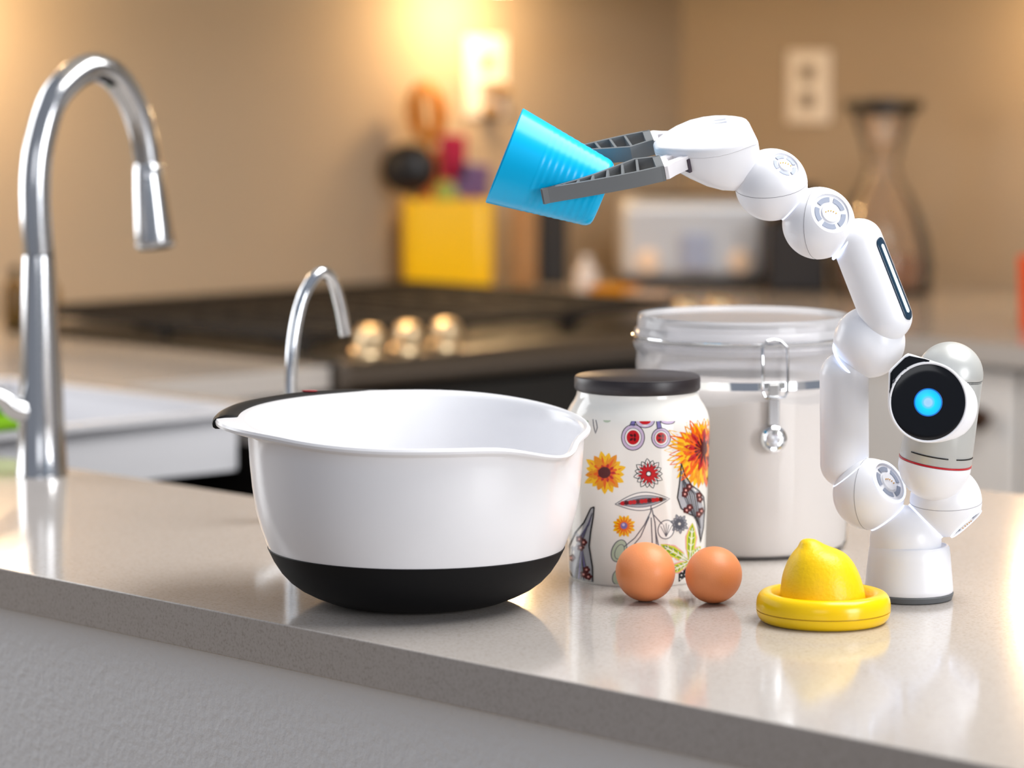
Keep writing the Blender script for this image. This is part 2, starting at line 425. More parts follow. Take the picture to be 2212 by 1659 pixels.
# ------------------------------------------------------------------ wall outlets
def outlet(c, n, label, w=.085, h=.125, plugs=True):
    t = thing('wall_outlet', c, label, 'outlet')
    T = frame(c, n, Vector((0, 0, 1)).cross(Vector(n)))       # local x along wall, y up, z out
    MB().box((-w / 2, -h / 2, .0), (w / 2, h / 2, .006), 0, T).build('cover_plate', mat('outlet_white', (238, 232, 224), .4), t, bevel=.004)
    for s in (-1, 1):
        f = MB().box((-.0165, -.014 + s * .024, .0062), (.0165, .014 + s * .024, .009), 0, T).build('socket', mat('socket_grey', (150, 140, 128), .5), t, bevel=.002)
        q = MB()
        for dx in (-.006, .006): q.box((dx - .0012, s * .024 - .004, .0091), (dx + .0012, s * .024 + .005, .0096), 0, T)
        q.build('slot', M_black, f)
    return T
def wl_pt(px, py):     # point on the left wall under a view direction
    r = ray(px, py); k = (WL - (CAM.x - CAM.y)) / (r.x - r.y); return CAM + r * k
def wr_pt(px, py):
    r = ray(px, py); k = (WR - (CAM.x + CAM.y)) / (r.x + r.y); return CAM + r * k
NL = Vector((1, -1, 0)).normalized(); NR = Vector((-1, -1, 0)).normalized()
outlet(wl_pt(1046, 165) + NL * .0005, NL, 'white double outlet on the left wall under the bright lamp', .095, .135)
outlet(wr_pt(1750, 187) + NR * .0005, NR, 'white double outlet on the right wall above the toaster', .095, .125)
# small black plug hanging below first outlet
def plug(px, py, label):
    c = wl_pt(px, py) + NL * .012
    T = frame(c, NL)
    t = thing('power_plug', c, label, 'plug')
    MB().lathe([(0, -.0115), (.013, -.0115), (.014, .006), (.009, .018), (.004, .026), (0, .026)], 20, 0, T).build('plug_body', mat('plug_grey', (120, 95, 60), .5), t)
plug(1066, 196, 'small dark plug low on the lit outlet of the left wall')
plug(1046, 240, 'small dark adapter just below the lit outlet of the left wall')

# ================================================================== FOREGROUND
# ------------------------------------------------------------------ mixing bowl
def bowl():
    C = onz(900, 1297)
    t = thing('mixing_bowl', C, 'large white mixing bowl with black non-slip base and black rim grip', 'bowl')
    M_bw = mat('bowl_white', (244, 244, 247), .22)
    M_bb = mat('bowl_black', (15, 15, 17), .6, spec=.25)
    def e(az):          # handle flange width
        a = (math.degrees(az)) % 360
        if a < 96 or a > 226: return 0.
        if a < 128: k = (a - 96) / 32; return .0205 * (3 * k * k - 2 * k ** 3)
        if a < 178: return .0205 - .0025 * (a - 128) / 50 + .001 * sin((a - 128) / 50 * pi)
        k = (226 - a) / 48; return .018 * (3 * k * k - 2 * k ** 3)
    def sp(az):
        a = (math.degrees(az) + 180) % 360 - 180
        return exp(-((a + 41) / 13.) ** 2)
    HR = .123
    def shape(r, h, fl, az):
        k = max(0, h / HR)
        s = sp(az)
        rr = r + fl * e(az) + s * .014 * k ** 4
        hh = h - s * .0065 * k ** 4
        y = rr * sin(az)
        hh += y * (-.01 + .065 * k * k) * (1 if k > .05 else 0) - .0025 * cos(2 * az) * k ** 3 + .0075 * max(0, -cos(az)) ** 2 * k ** 2
        if fl: hh -= .002 * fl * e(az) / .02
        return (rr * cos(az), y, hh)
    N = 180
    out = [(0, .003, 0), (.045, .003, 0), (.0685, .0062, 0), (.0815, .0118, 0), (.0905, .0195, 0), (.0972, .0295, 0), (.1014, .0378, 0), (.1026, .0405, 0), (.1065, .051, 0), (.1098, .063, 0), (.1122, .078, 0), (.1137, .093, 0), (.1146, .108, 0), (.1150, .1150, 0),
           (.1158, .1175, .15), (.1178, .1190, .85), (.1192, .1203, 1), (.1195, .1222, 1), (.1186, .1238, 1), (.1170, .1242, .75), (.1150, .1232, .1), (.1135, .1205, 0), (.1122, .112, 0), (.1108, .095, 0), (.1085, .075, 0), (.1050, .055, 0), (.099, .038, 0), (.088, .023, 0), (.07, .011, 0), (.045, .0065, 0), (0, .006, 0)]
    rings = [[shape(r if r else 1e-5, h, f, 2 * pi * j / N) for j in range(N)] for r, h, f in out]
    MB().grid(rings, True, 0, Matrix.Translation(C)).build('shell', M_bw, t)
    base = [(0, .0, 0), (.042, .0, 0), (.054, .0009, 0), (.0635, .0028, 0), (.0725, .0062, 0), (.0805, .0104, 0), (.0872, .0154, 0), (.0930, .0216, 0), (.0980, .0292, 0), (.1022, .0378, 0), (.1015, .0385, 0), (.0968, .0300, 0), (.081, .0122, 0), (.06, .0055, 0), (0, .0028, 0)]
    rings = [[shape(r if r else 1e-5, h, f, 2 * pi * j / N) for j in range(N)] for r, h, f in base]
    MB().grid(rings, True, 0, Matrix.Translation(C)).build('non_slip_base', M_bb, t)
    # grip: sweep
    rings = []; a0, a1 = radians(100), radians(184); n = 60
    for i in range(n + 1):
        az = a0 + (a1 - a0) * i / n
        k = min(1, min(i / 6, (n - i) / 1.5)); k = sqrt(max(0, 1 - (1 - k) ** 2)) if k < 1 else 1
        ee = e(az); ri = .1205 + .0; ro = .1195 + ee + .0022
        rc = (ri + ro) / 2; hw = max(.0015, (ro - ri) / 2) * (.35 + .65 * k); th = .0046 * (.25 + .75 * k)
        ring = []
        for j in range(16):
            q = 2 * pi * j / 16
            cx = math.copysign(abs(cos(q)) ** .7, cos(q)) * hw; cz = math.copysign(abs(sin(q)) ** .7, sin(q)) * th
            drop = -.002 * (1 if cx > 0 else 0) * abs(cx) / hw
            x, y, z = shape(rc + cx, .1215, 0, az)
            ring.append((x, y, z + cz - .0012 + drop))
        rings.append(ring)
    g = MB().grid(rings, True, 0, Matrix.Translation(C), True, True).build('grip', mat('grip_black', (24, 23, 24), .55, spec=.3), t)
    # small red mark on grip
    az = radians(128); x, y, z = shape(.1295, .1215, 0, az)
    MB().lathe([(0, .0), (.0035, 0), (.0035, .0006), (0, .0007)], 20, 0, Matrix.Translation(C + Vector((x, y, z + .0036))) @ Matrix.Diagonal((1.6, 1, 1, 1))).build('red_mark', mat('red_mark', (150, 30, 40), .5), g)
    return C
bowl()

# ------------------------------------------------------------------ ceramic jar
JB = onz(1375, 1244)
JS = FPX / (JB.y * cos(PITCH) - (CT - CAMZ) * sin(PITCH))       # px per metre at the jar
def jar():
    C = JB
    t = thing('ceramic_jar', C, 'white ceramic jar printed with flowers, closed by a dark wooden lid', 'jar')
    M_j = mat('glazed_ceramic', (240, 238, 232), .12)
    R0, R1 = .0487, .0517
    H = lambda y: (1244 - y) / JS / .989
    global jprof
    jprof = [(0, .001), (R0 - .003, .001), (R0 - .001, .0), (R0, .0015), (R0 + .0009, .02), (R0 + .0018, .05), (R0 + .0025, .08), (R1, .102), (R1 + .0003, .110), (R1 - .0001, .1155), (.0503, .1200), (.0478, .1246), (.0455, .1280), (.0440, .1310), (.0434, .1335), (.0432, .135)]
    inner = [(.041, .1345), (.0405, .125), (.047, .112), (.0485, .09), (.0455, .006), (0, .005)]
    T = Matrix.Translation(C) @ Matrix.Shear('XY', 4, (.02, 0)) if False else Matrix.Translation(C)
    MB().lathe(jprof + inner, 96, 0, T).build('body', M_j, t)
    lid = mat('dark_wood_lid', (44, 38, 42), .38, vary=.3, bscale=60)
    MB().lathe([(0, .1352), (.0430, .1352), (.0446, .1358), (.0452, .1372), (.0452, .1438), (.0447, .1452), (.0436, .1458), (0, .1458)], 96, 0, T).build('lid', lid, t)
    return t
JAR = jar()

# printed motifs on the jar, drawn on a cylinder (u = px offset from jar axis, v = image height)
def jr(h):
    for (r0, h0), (r1, h1) in zip(jprof[3:], jprof[4:]):
        if h0 <= h <= h1: return r0 + (r1 - r0) * (h - h0) / (h1 - h0)
    return jprof[3][0] if h < .0015 else .0517
def jmap(px, py, lift):
    dx = (px - 1378.) / JS; h = .05
    for _ in range(5):
        r = jr(min(.119, max(.0016, h)))
        s = max(-.985, min(.985, dx / r)); th = asin(s)
        h = ((1244 - py) / JS + r * cos(th) * .162) / .989
    h = max(.0018, min(.1185, h)); r = jr(h) + lift
    return Vector((r * sin(th), -r * cos(th), h))
class Print:
    def __init__(s, layer=0): s.mb = MB(); s.l = layer; s.mats = []
    def mi(s, m):
        if m not in s.mats: s.mats.append(m)
        return s.mats.index(m)
    def fan(s, c, pts, m, lift=0., rings=2):
        i = s.mi(m); L = .00012 + .00004 * (s.l + lift); n = len(pts)
        vs = [JB + jmap(*c, L)]
        for k in range(1, rings + 1):
            for p in pts: vs.append(JB + jmap(c[0] + (p[0] - c[0]) * k / rings, c[1] + (p[1] - c[1]) * k / rings, L))
        fs = [(0, 1 + j, 1 + (j + 1) % n) for j in range(n)]
        for k in range(rings - 1):
            a = 1 + k * n; b = a + n
            fs += [(a + j, b + j, b + (j + 1) % n, a + (j + 1) % n) for j in range(n)]
        s.mb.add(vs, fs, i)
    def ell(s, cx, cy, rx, ry, m, lift=0, rot=0, n=24):
        pts = [(cx + rx * cos(q) * cos(rot) - ry * sin(q) * sin(rot), cy + rx * cos(q) * sin(rot) + ry * sin(q) * cos(rot)) for q in [2 * pi * k / n for k in range(n)]]
        s.fan((cx, cy), pts, m, lift)
    def line(s, pts, w, m, lift=0, closed=False):
        i = s.mi(m); L = .00012 + .00004 * (s.l + lift)
        P = []; src = pts + ([pts[0]] if closed else [])
        for a, b in zip(src, src[1:]):
            k = max(1, int(math.hypot(b[0] - a[0], b[1] - a[1]) / 6))
            P += [(a[0] + (b[0] - a[0]) * q / k, a[1] + (b[1] - a[1]) * q / k) for q in range(k)]
        P.append(src[-1]); vs = []; fs = []
        for q, p in enumerate(P):
            a = P[max(q - 1, 0)]; b = P[min(q + 1, len(P) - 1)]
            dx, dy = b[0] - a[0], b[1] - a[1]; l = math.hypot(dx, dy) or 1
            nx, ny = -dy / l * w / 2, dx / l * w / 2
            vs += [JB + jmap(p[0] + nx, p[1] + ny, L), JB + jmap(p[0] - nx, p[1] - ny, L)]
        fs = [(2 * q, 2 * q + 1, 2 * q + 3, 2 * q + 2) for q in range(len(P) - 1)]
        s.mb.add(vs, fs, i)
    def eline(s, cx, cy, rx, ry, w, m, lift=0, rot=0, n=28):
        s.line([(cx + rx * cos(q) * cos(rot) - ry * sin(q) * sin(rot), cy + rx * cos(q) * sin(rot) + ry * sin(q) * cos(rot)) for q in [2 * pi * k / n for k in range(n)]], w, m, lift, True)
    def petal(s, cx, cy, a, r0, r1, w, m, lift=0, tip=None, outline=None):
        """pointed petal from radius r0 to r1 at angle a"""
        ca, sa = cos(a), sin(a)
        shp = [(0, -.25), (.3, -.8), (.6, -1), (.85, -.5), (1, 0), (.85, .5), (.6, 1), (.3, .8), (0, .25)]
        def P(k): return [(cx + (r0 + (r1 - r0) * t * k) * ca - w * v * k * sa, cy + (r0 + (r1 - r0) * t * k) * sa + w * v * k * ca) for t, v in shp]
        rm = (r0 + r1) / 2
        s.fan((cx + rm * ca, cy + rm * sa), P(1), m, lift, 1)
        if tip:
            pts = [(cx + (r0 + (r1 - r0) * t) * ca - w * .45 * v * sa, cy + (r0 + (r1 - r0) * t) * sa + w * .45 * v * ca) for t, v in [(.0, -.6), (.35, -.9), (.8, 0), (.35, .9), (0, .6)]]
            s.fan((cx + (r0 + (r1 - r0) * .4) * ca, cy + (r0 + (r1 - r0) * .4) * sa), pts, tip, lift + 1, 1)
        if outline: s.line(P(1), 1.6, outline, lift + 2)
    def done(s, name, label=None):
        o = s.mb.build(name, s.mats, JAR, sharp=180)
        if label: o['label'] = label
        return o
def ink(n, c): return mat('print_' + n, c, .15)
K_y, K_y2, K_o, K_r, K_dr, K_bk = ink('yellow', (250, 196, 20)), ink('gold', (236, 150, 14)), ink('orange', (238, 100, 16)), ink('red', (196, 26, 34)), ink('maroon', (84, 18, 22)), ink('black', (30, 30, 34))
K_li, K_pu, K_g, K_lg, K_gr, K_w, K_pk = ink('lilac', (205, 186, 214)), ink('violet', (120, 110, 172)), ink('grey', (96, 98, 108)), ink('pale_grey', (176, 178, 184)), ink('green', (92, 140, 42)), ink('white', (244, 242, 238)), ink('pink', (238, 170, 160))
K_yg, K_sg = ink('lime', (206, 214, 50)), ink('sage', (186, 200, 176))
rnd = random.Random(3)
# sunflower left
p = Print(0)
for k in range(17):
    a = 2 * pi * k / 17 + .1; p.petal(1305, 1026, a, 8, 43 + rnd.uniform(-5, 6), 8, (K_y, K_y, K_y2)[k % 3], k % 3, K_y2 if k % 2 else K_o)
p.ell(1305, 1026, 17, 16, K_o, 5); p.ell(1304, 1025, 13, 12, K_dr, 6)
for k in range(9): p.petal(1308, 1026, 2 * pi * k / 9, 8, 20, 3, K_r, 5)
p.done('printed_flower', 'yellow printed sunflower with a maroon centre')
p = Print(0)
for k in range(15):
    a = 2 * pi * k / 15; p.petal(1396, 1028, a, 6, 29 + (k % 2) * 3, 6, K_w, 0, K_r, K_bk)
for k in range(10): p.petal(1396, 1028, 2 * pi * k / 10 + .2, 3, 19, 4, K_r, 4)
p.ell(1396, 1028, 6, 6, K_bk, 6); p.ell(1396, 1028, 4, 4, K_w, 7)
p.done('printed_flower', 'small red and white printed daisy with black outline')
p = Print(0)
for k in range(34):
    a = radians(62 + 238 * (k * 7 % 34) / 33); L = 82 if a < 3.6 else 62
    p.petal(1516, 975, a, 6, L + rnd.uniform(-8, 8), 8.5, (K_y, K_y2, K_y, K_o)[k % 4], k % 6, (K_o, K_y)[k % 2])
for k in range(14): p.petal(1516, 975, radians(40 + k * 21), 3, 46, 6, (K_o, K_r)[k % 2], 8, K_dr)
for k in range(6): p.petal(1516, 975, radians(-75 + k * 28), 3, 22, 6, (K_o, K_y2)[k % 2], 7)
p.ell(1516, 972, 8, 14, K_dr, 12)
p.done('printed_flower', 'large orange and yellow printed bloom at the right side')
p = Print(0)
for (cx, cy, rx, ry) in ((1363, 952, 24, 27), (1422, 953, 20, 21)):
    p.ell(cx, cy, rx, ry, K_li, 0); p.eline(cx, cy, rx, ry, 1.5, K_bk, 1)
    p.ell(cx, cy, rx * .72, ry * .72, K_w, 2); p.eline(cx, cy, rx * .72, ry * .72, 1.1, K_g, 3); p.ell(cx, cy, rx * .56, ry * .56, K_r, 4)
    for q in range(4): p.ell(cx + 5 * cos(q * pi / 2 + .8), cy + 6 * sin(q * pi / 2 + .8), 2.6, 4, K_dr, 5, q)
for (x0, y0, x1, y1) in ((1364, 916, 1361, 928), (1416, 918, 1419, 934)):
    p.line([(x0, y0), (x1, y1)], 8, K_pu, 1); p.line([(x0 - 4, y0), (x1 - 5, y1)], 1.4, K_bk, 2); p.line([(x0 + 4, y0), (x1 + 5, y1)], 1.4, K_bk, 2)
def half(cx, cy, rx, ry, m, l, n=14):
    p.fan((cx, cy + ry * .3), [(cx + rx * cos(q), cy + ry * sin(q)) for q in [pi * k / n for k in range(n + 1)]], m, l, 1)
half(1388, 917, 20, 15, K_li, 0); half(1388, 917, 12, 8, K_r, 2); half(1436, 917, 15, 7, K_li, 0)
p.line([(1388 + 20 * cos(pi * k / 12), 917 + 15 * sin(pi * k / 12)) for k in range(13)], 1.4, K_bk, 3)
p.line([(1436 + 15 * cos(pi * k / 12), 917 + 7 * sin(pi * k / 12)) for k in range(13)], 1.4, K_bk, 3)
p.done('printed_berries', 'lilac printed berries cut open to show red flesh')
p = Print(0)
def lens(cx, cy, rx, ry, rot, m, w, out=None, l=0):
    n = 14; up = [(cx + rx * (2 * k / n - 1), cy - ry * sin(pi * k / n)) for k in range(n + 1)]; dn = [(cx + rx * (1 - 2 * k / n), cy + ry * sin(pi * k / n)) for k in range(1, n)]
    pts = [(cx + (x - cx) * cos(rot) - (y - cy) * sin(rot), cy + (x - cx) * sin(rot) + (y - cy) * cos(rot)) for x, y in up + dn]
    if m: p.fan((cx, cy), pts, m, l)
    if out: p.line(pts, w, out, l + 1, True)
lens(1384, 1086, 58, 19, -.10, K_w, 1.6, K_g, 0); lens(1384, 1086, 52, 12, -.10, K_lg, 1.4, K_g, 2); lens(1384, 1086, 50, 7, -.10, K_g, 1, None, 4)
for k in range(11): p.ell(1342 + 8 * k, 1090 - k * .85, 4.8, 4.6, (K_r, K_dr, K_r)[k % 3], 5 + k % 2)
p.done('printed_seed_pod', 'grey printed pod filled with red seeds')
p = Print(0)
for k in range(16): p.petal(1345, 1138, 2 * pi * k / 16, 5, 22 + (k % 2) * 3, 4.5, (K_y2, K_y)[k % 2], k % 2, K_o)
p.ell(1345, 1138, 9, 9, K_o, 4); p.ell(1345, 1137, 7, 7, K_pu, 5); p.ell(1344, 1135, 3, 3, K_li, 6)
p.done('printed_flower', 'small gold printed flower with a violet centre')
p = Print(0)
for pts in ([(1402, 1085), (1401, 1108), (1388, 1135), (1368, 1163), (1345, 1182)], [(1403, 1100), (1410, 1130), (1414, 1180)], [(1405, 1112), (1420, 1128), (1426, 1134)], [(1398, 1118), (1380, 1160), (1362, 1182)], [(1402, 1120), (1405, 1180)], [(1410, 1128), (1412, 1150), (1418, 1180)]):
    p.line(pts, 2, K_g, 1)
p.done('printed_branch', 'grey outlined printed branches')
p = Print(0)
p.ell(1434, 1145, 17, 20, K_w, 0, .3); p.eline(1434, 1145, 17, 20, 1.8, K_g, 2, .3)
for k in range(5): p.line([(1434, 1160), (1422 + 6 * k, 1132 + abs(k - 2) * 3)], 1.3, K_g, 2)
p.done('printed_leaf', 'round white printed leaf with grey veins')
p = Print(0)
for k in range(13): p.petal(1463, 1133, 2 * pi * k / 13, 3, 17 + (k % 2) * 4, 3.4, K_lg, 0, K_g, K_g)
p.done('printed_flower', 'small grey printed flower')
p = Print(0)
p.ell(1335, 1190, 15, 24, K_sg, 0, .35); p.eline(1335, 1190, 15, 24, 1.8, K_g, 1, .35); p.eline(1336, 1192, 9, 16, 1.4, K_g, 1, .35)
p.done('printed_leaf', 'sage green printed leaf behind the left egg')
p = Print(0)
p.ell(1334, 1245, 12, 18, K_sg, 0, .35); p.eline(1334, 1245, 12, 17, 1.6, K_g, 1, .35)
p.done('printed_leaf', 'sage green printed leaf at the jar foot')
p = Print(0)
p.ell(1262, 917, 9, 4, K_sg, 0); p.line([(1280, 912), (1281, 925), (1285, 943), (1289, 930), (1286, 914)], 1.6, K_g, 1); half(1309, 915, 8, 5, K_sg, 0)
p.done('printed_stems', 'faint green printed stem ends at the top of the print')
for side in (0, 1):
    p = Print(0)
    if side == 0:
        P_ = [(1283, 1097), (1276, 1100), (1262, 1130), (1245, 1150), (1232, 1180), (1230, 1225), (1240, 1248), (1262, 1254), (1281, 1257), (1280, 1225), (1273, 1180), (1276, 1150), (1281, 1120)]
        c = (1256, 1190); dots = [(1253, 1165), (1262, 1172), (1256, 1183), (1268, 1230), (1262, 1240), (1272, 1245), (1237, 1205)]
        p.fan(c, P_, K_lg, 0, 4); p.line(P_, 3, K_bk, 3, True)
        for k in range(7): p.line([(1279 - k, 1110 + k * 4), (1262 - k * 1.5, 1160), (1242 + k * 5, 1250)], 2.4, (K_g, K_bk, K_pu)[k % 3], 2)
    else:
        P_ = [(1466, 1006), (1474, 1030), (1490, 1052), (1506, 1062), (1518, 1075), (1521, 1100), (1518, 1140), (1511, 1172), (1508, 1140), (1500, 1118), (1484, 1112), (1466, 1100), (1458, 1078), (1462, 1050)]
        c = (1490, 1085); dots = [(1476, 1062), (1484, 1054), (1474, 1070), (1478, 1104), (1485, 1098), (1506, 1072), (1508, 1080), (1512, 1105), (1506, 1112)]
        p.fan(c, P_, K_lg, 0, 4); p.line(P_, 2.4, K_bk, 3, True)
        for k in range(7): p.line([(1467 + k, 1022 + k * 4), (1470 + k * 5, 1070), (1490 + k * 3.5, 1112 + k * 5)], 2, (K_g, K_bk)[k % 2], 2)
    for (x, y) in dots:
        for q in range(5): p.ell(x + 4.5 * cos(q * 1.26), y + 4.5 * sin(q * 1.26), 3.2, 3.4, K_dr, 5)
        p.ell(x, y, 2.2, 2.2, K_pk, 6)
    p.done('printed_pod', ('dark grey printed pod with maroon berries, low on the left', 'dark grey printed pod with maroon berries, at the right')[side])
p = Print(0)
def leaf(x0, y0, x1, y1, w):
    a = atan2(y1 - y0, x1 - x0); L = math.hypot(x1 - x0, y1 - y0)
    p.petal(x0, y0, a, 0, L, w + 3, K_pk, 0); p.petal(x0, y0, a, 0, L, w, K_yg, 1); p.petal(x0, y0, a, 2, L - 4, w * .6, K_gr, 2); p.petal(x0, y0, a, 3, L - 8, w * .35, K_yg, 3)
    p.line([(x0, y0), (x1 - (x1 - x0) * .15, y1 - (y1 - y0) * .15)], 1.8, K_w, 5)
    for k in range(1, 5):
        bx, by = x0 + (x1 - x0) * k * .18, y0 + (y1 - y0) * k * .18
        for s_ in (-1, 1): p.line([(bx, by), (bx + 8 * cos(a + s_ * .8), by + 8 * sin(a + s_ * .8))], 1.3, K_w, 5)
leaf(1486, 1208, 1492, 1130, 11); leaf(1484, 1212, 1422, 1176, 11); leaf(1484, 1214, 1440, 1236, 9); leaf(1488, 1206, 1512, 1180, 7)
p.done('printed_leaves', 'lime green printed leaves with pink edges')
p = Print(0)
Pb = [(1462, 1232), (1482, 1222), (1498, 1214), (1512, 1212), (1512, 1244), (1490, 1252), (1462, 1256)]
p.fan((1486, 1236), Pb, K_bk, 0, 2)
for i in range(5):
    for j in range(4): p.ell(1466 + i * 9 + j * 2, 1250 - j * 8 - i * 1.6, 1.6, 1.6, K_w, 3, n=8)
p.done('printed_patch', 'black printed patch with white dots')

# ------------------------------------------------------------------ canister
def canister():
    C = onz(1602, 1176)
    S = FPX / (C.y / cos(PITCH) * 1.0) ; S = FPX / (C.y * cos(PITCH) + (CAMZ - CT) * sin(PITCH))
    t = thing('storage_canister', C, 'clear round canister of flour with clamp lid, behind the printed jar', 'canister')
    M_ac = clear_mat('clear_acrylic', haze=.10)
    T = Matrix.Translation(C)
    R = .0808
    # wall: outer then inner
    prof = [(0, .0), (R - .004, .0), (R - .001, .0015), (R, .005), (R + .0008, .05), (R + .0012, .10), (R + .0012, .1275)]
    MB().lathe(prof, 96, 0, T).build('container', M_ac, t)
    MB().lathe([(R + .0012, .1277), (R + .0012, .1425), (R + .0010, .150), (R + .0030, .1535), (R + .0036, .1565), (R + .0014, .1590)], 96, 0, T).build('container_neck', clear_mat('clear_neck', haze=.42), t)
    # lid
    lid = [(0, .1755), (R - .006, .1755), (R - .003, .1778), (R - .0008, .1780), (R + .0000, .1768), (R + .0002, .1690), (R + .0022, .1665), (R + .0030, .1640), (R + .0014, .1620), (R - .0035, .1612), (R - .004, .159), (R - .004, .152), (R - .0062, .152), (R - .0062, .1722), (0, .1728)]
    MB().lathe(lid, 96, 0, T).build('lid', M_lid, t)
    MB().torus(T @ Matrix.Translation((0, 0, .1603)), R - .0005, .0016, 96, 8).build('seal', mat('silicone_seal', (226, 226, 226), .4, trans=.4), t)
    # wire and steel band
    MB().torus(T @ Matrix.Translation((0, 0, .1622)), R + .0036, .0008, 128, 8).build('lid_wire', M_chrome, t)
    MB().lathe([(R + .0014, .1275), (R + .0020, .1275), (R + .0020, .1335), (R + .0014, .1335), (R + .0014, .1275)], 96, 0, T).build('steel_band', M_chrome, t)
    # clamp facing the camera slightly right
    az = radians(-90 + 11); n = Vector((cos(az), sin(az), 0)); s = Vector((-sin(az), cos(az), 0))
    def q(a, h, d): return C + n * (R + d) + s * a + Vector((0, 0, h))
    w = .0095
    loop = [q(-w * .55, .1645, .003), q(-w, .1600, .006), q(-w, .145, .0085), q(-w, .128, .0085), q(-w * .8, .1235, .0085), q(0, .1228, .0085), q(w * .8, .1235, .0085), q(w, .128, .0085), q(w, .145, .0085), q(w, .1600, .006), q(w * .55, .1645, .003), q(0, .1655, .003), q(-w * .55, .1645, .003)]
    MB().tube(loop, .0011, 10).build('bail_wire', M_chrome, t)
    T2 = frame(q(0, .118, .0055), n, s)
    MB().box((-.0042, -.016, -.0035), (.0042, .015, .001), 0, T2).build('clamp_lever', M_steel, t, bevel=.001)
    MB().box((-.009, .011, -.0035), (.009, .0165, -.0002), 0, T2).build('hinge_plate', M_chrome, t, bevel=.0008)
    MB().lathe([(0, -.0035), (.0085, -.0035), (.0098, -.002), (.0098, .0015), (.008, .0032), (.0065, .0012), (.0, .0022)], 40, 0, frame(q(0, .0922, .0055), n, s)).build('clamp_knob', M_chrome, t)
    # flour inside: its own thing
    fm = MB()
    prof = [(0, .002), (R - .0060, .002), (R - .0030, .0035), (R - .0012, .0065), (R - .0008, .05), (R - .0006, .117), (R - .006, .121), (R - .02, .123), (0, .121)]
    fo = fm.lathe(prof, 72, 0, T, lambda x, y, z: (x, y, z + (.0025 * sin(x * 70 + 1) * sin(y * 60) if z > .115 else 0))).build('flour', mat('flour_white', (250, 244, 236), .95), None, loc=C)
    tag(fo, 'white flour filling the clear clamp-lid canister', 'flour', kind='stuff')
M_lid = clear_mat('frosted_acrylic', haze=.62, rough=.05)
canister()

# ------------------------------------------------------------------ eggs
def egg(px, py_bottom, r, label, yaw):
    C = onz(px, py_bottom)
    M = mat('brown_egg', (234, 146, 92), .42, bump=.12, bscale=900, sss=.08)
    rr = r; c = C + Vector((0, 0, rr))
    prof = []
    n = 40
    for i in range(n + 1):
        q = pi * i / n; z = -cos(q) * rr * 1.28; k = z / (rr * 1.28)
        prof.append((rr * sin(q) * (1 + .0) * (1 - .10 * k - .03 * k * k) / 1.0, z))
    mx = max(p[0] for p in prof); prof = [(a * rr / mx, b) for a, b in prof]
    o = MB().lathe(prof, 64, 0, frame(c + Vector((0, rr * .2, 0)), Vector((sin(yaw), cos(yaw), 0.0)))).build('egg', M, None, sharp=180, loc=C)
    tag(o, label, 'egg', 'brown eggs on the worktop')
egg(1393, 1299, .0203, 'brown egg on the left, in front of the flowered jar', -.15)
egg(1543, 1303, .0194, 'brown egg on the right, between jar and lemon', .2)

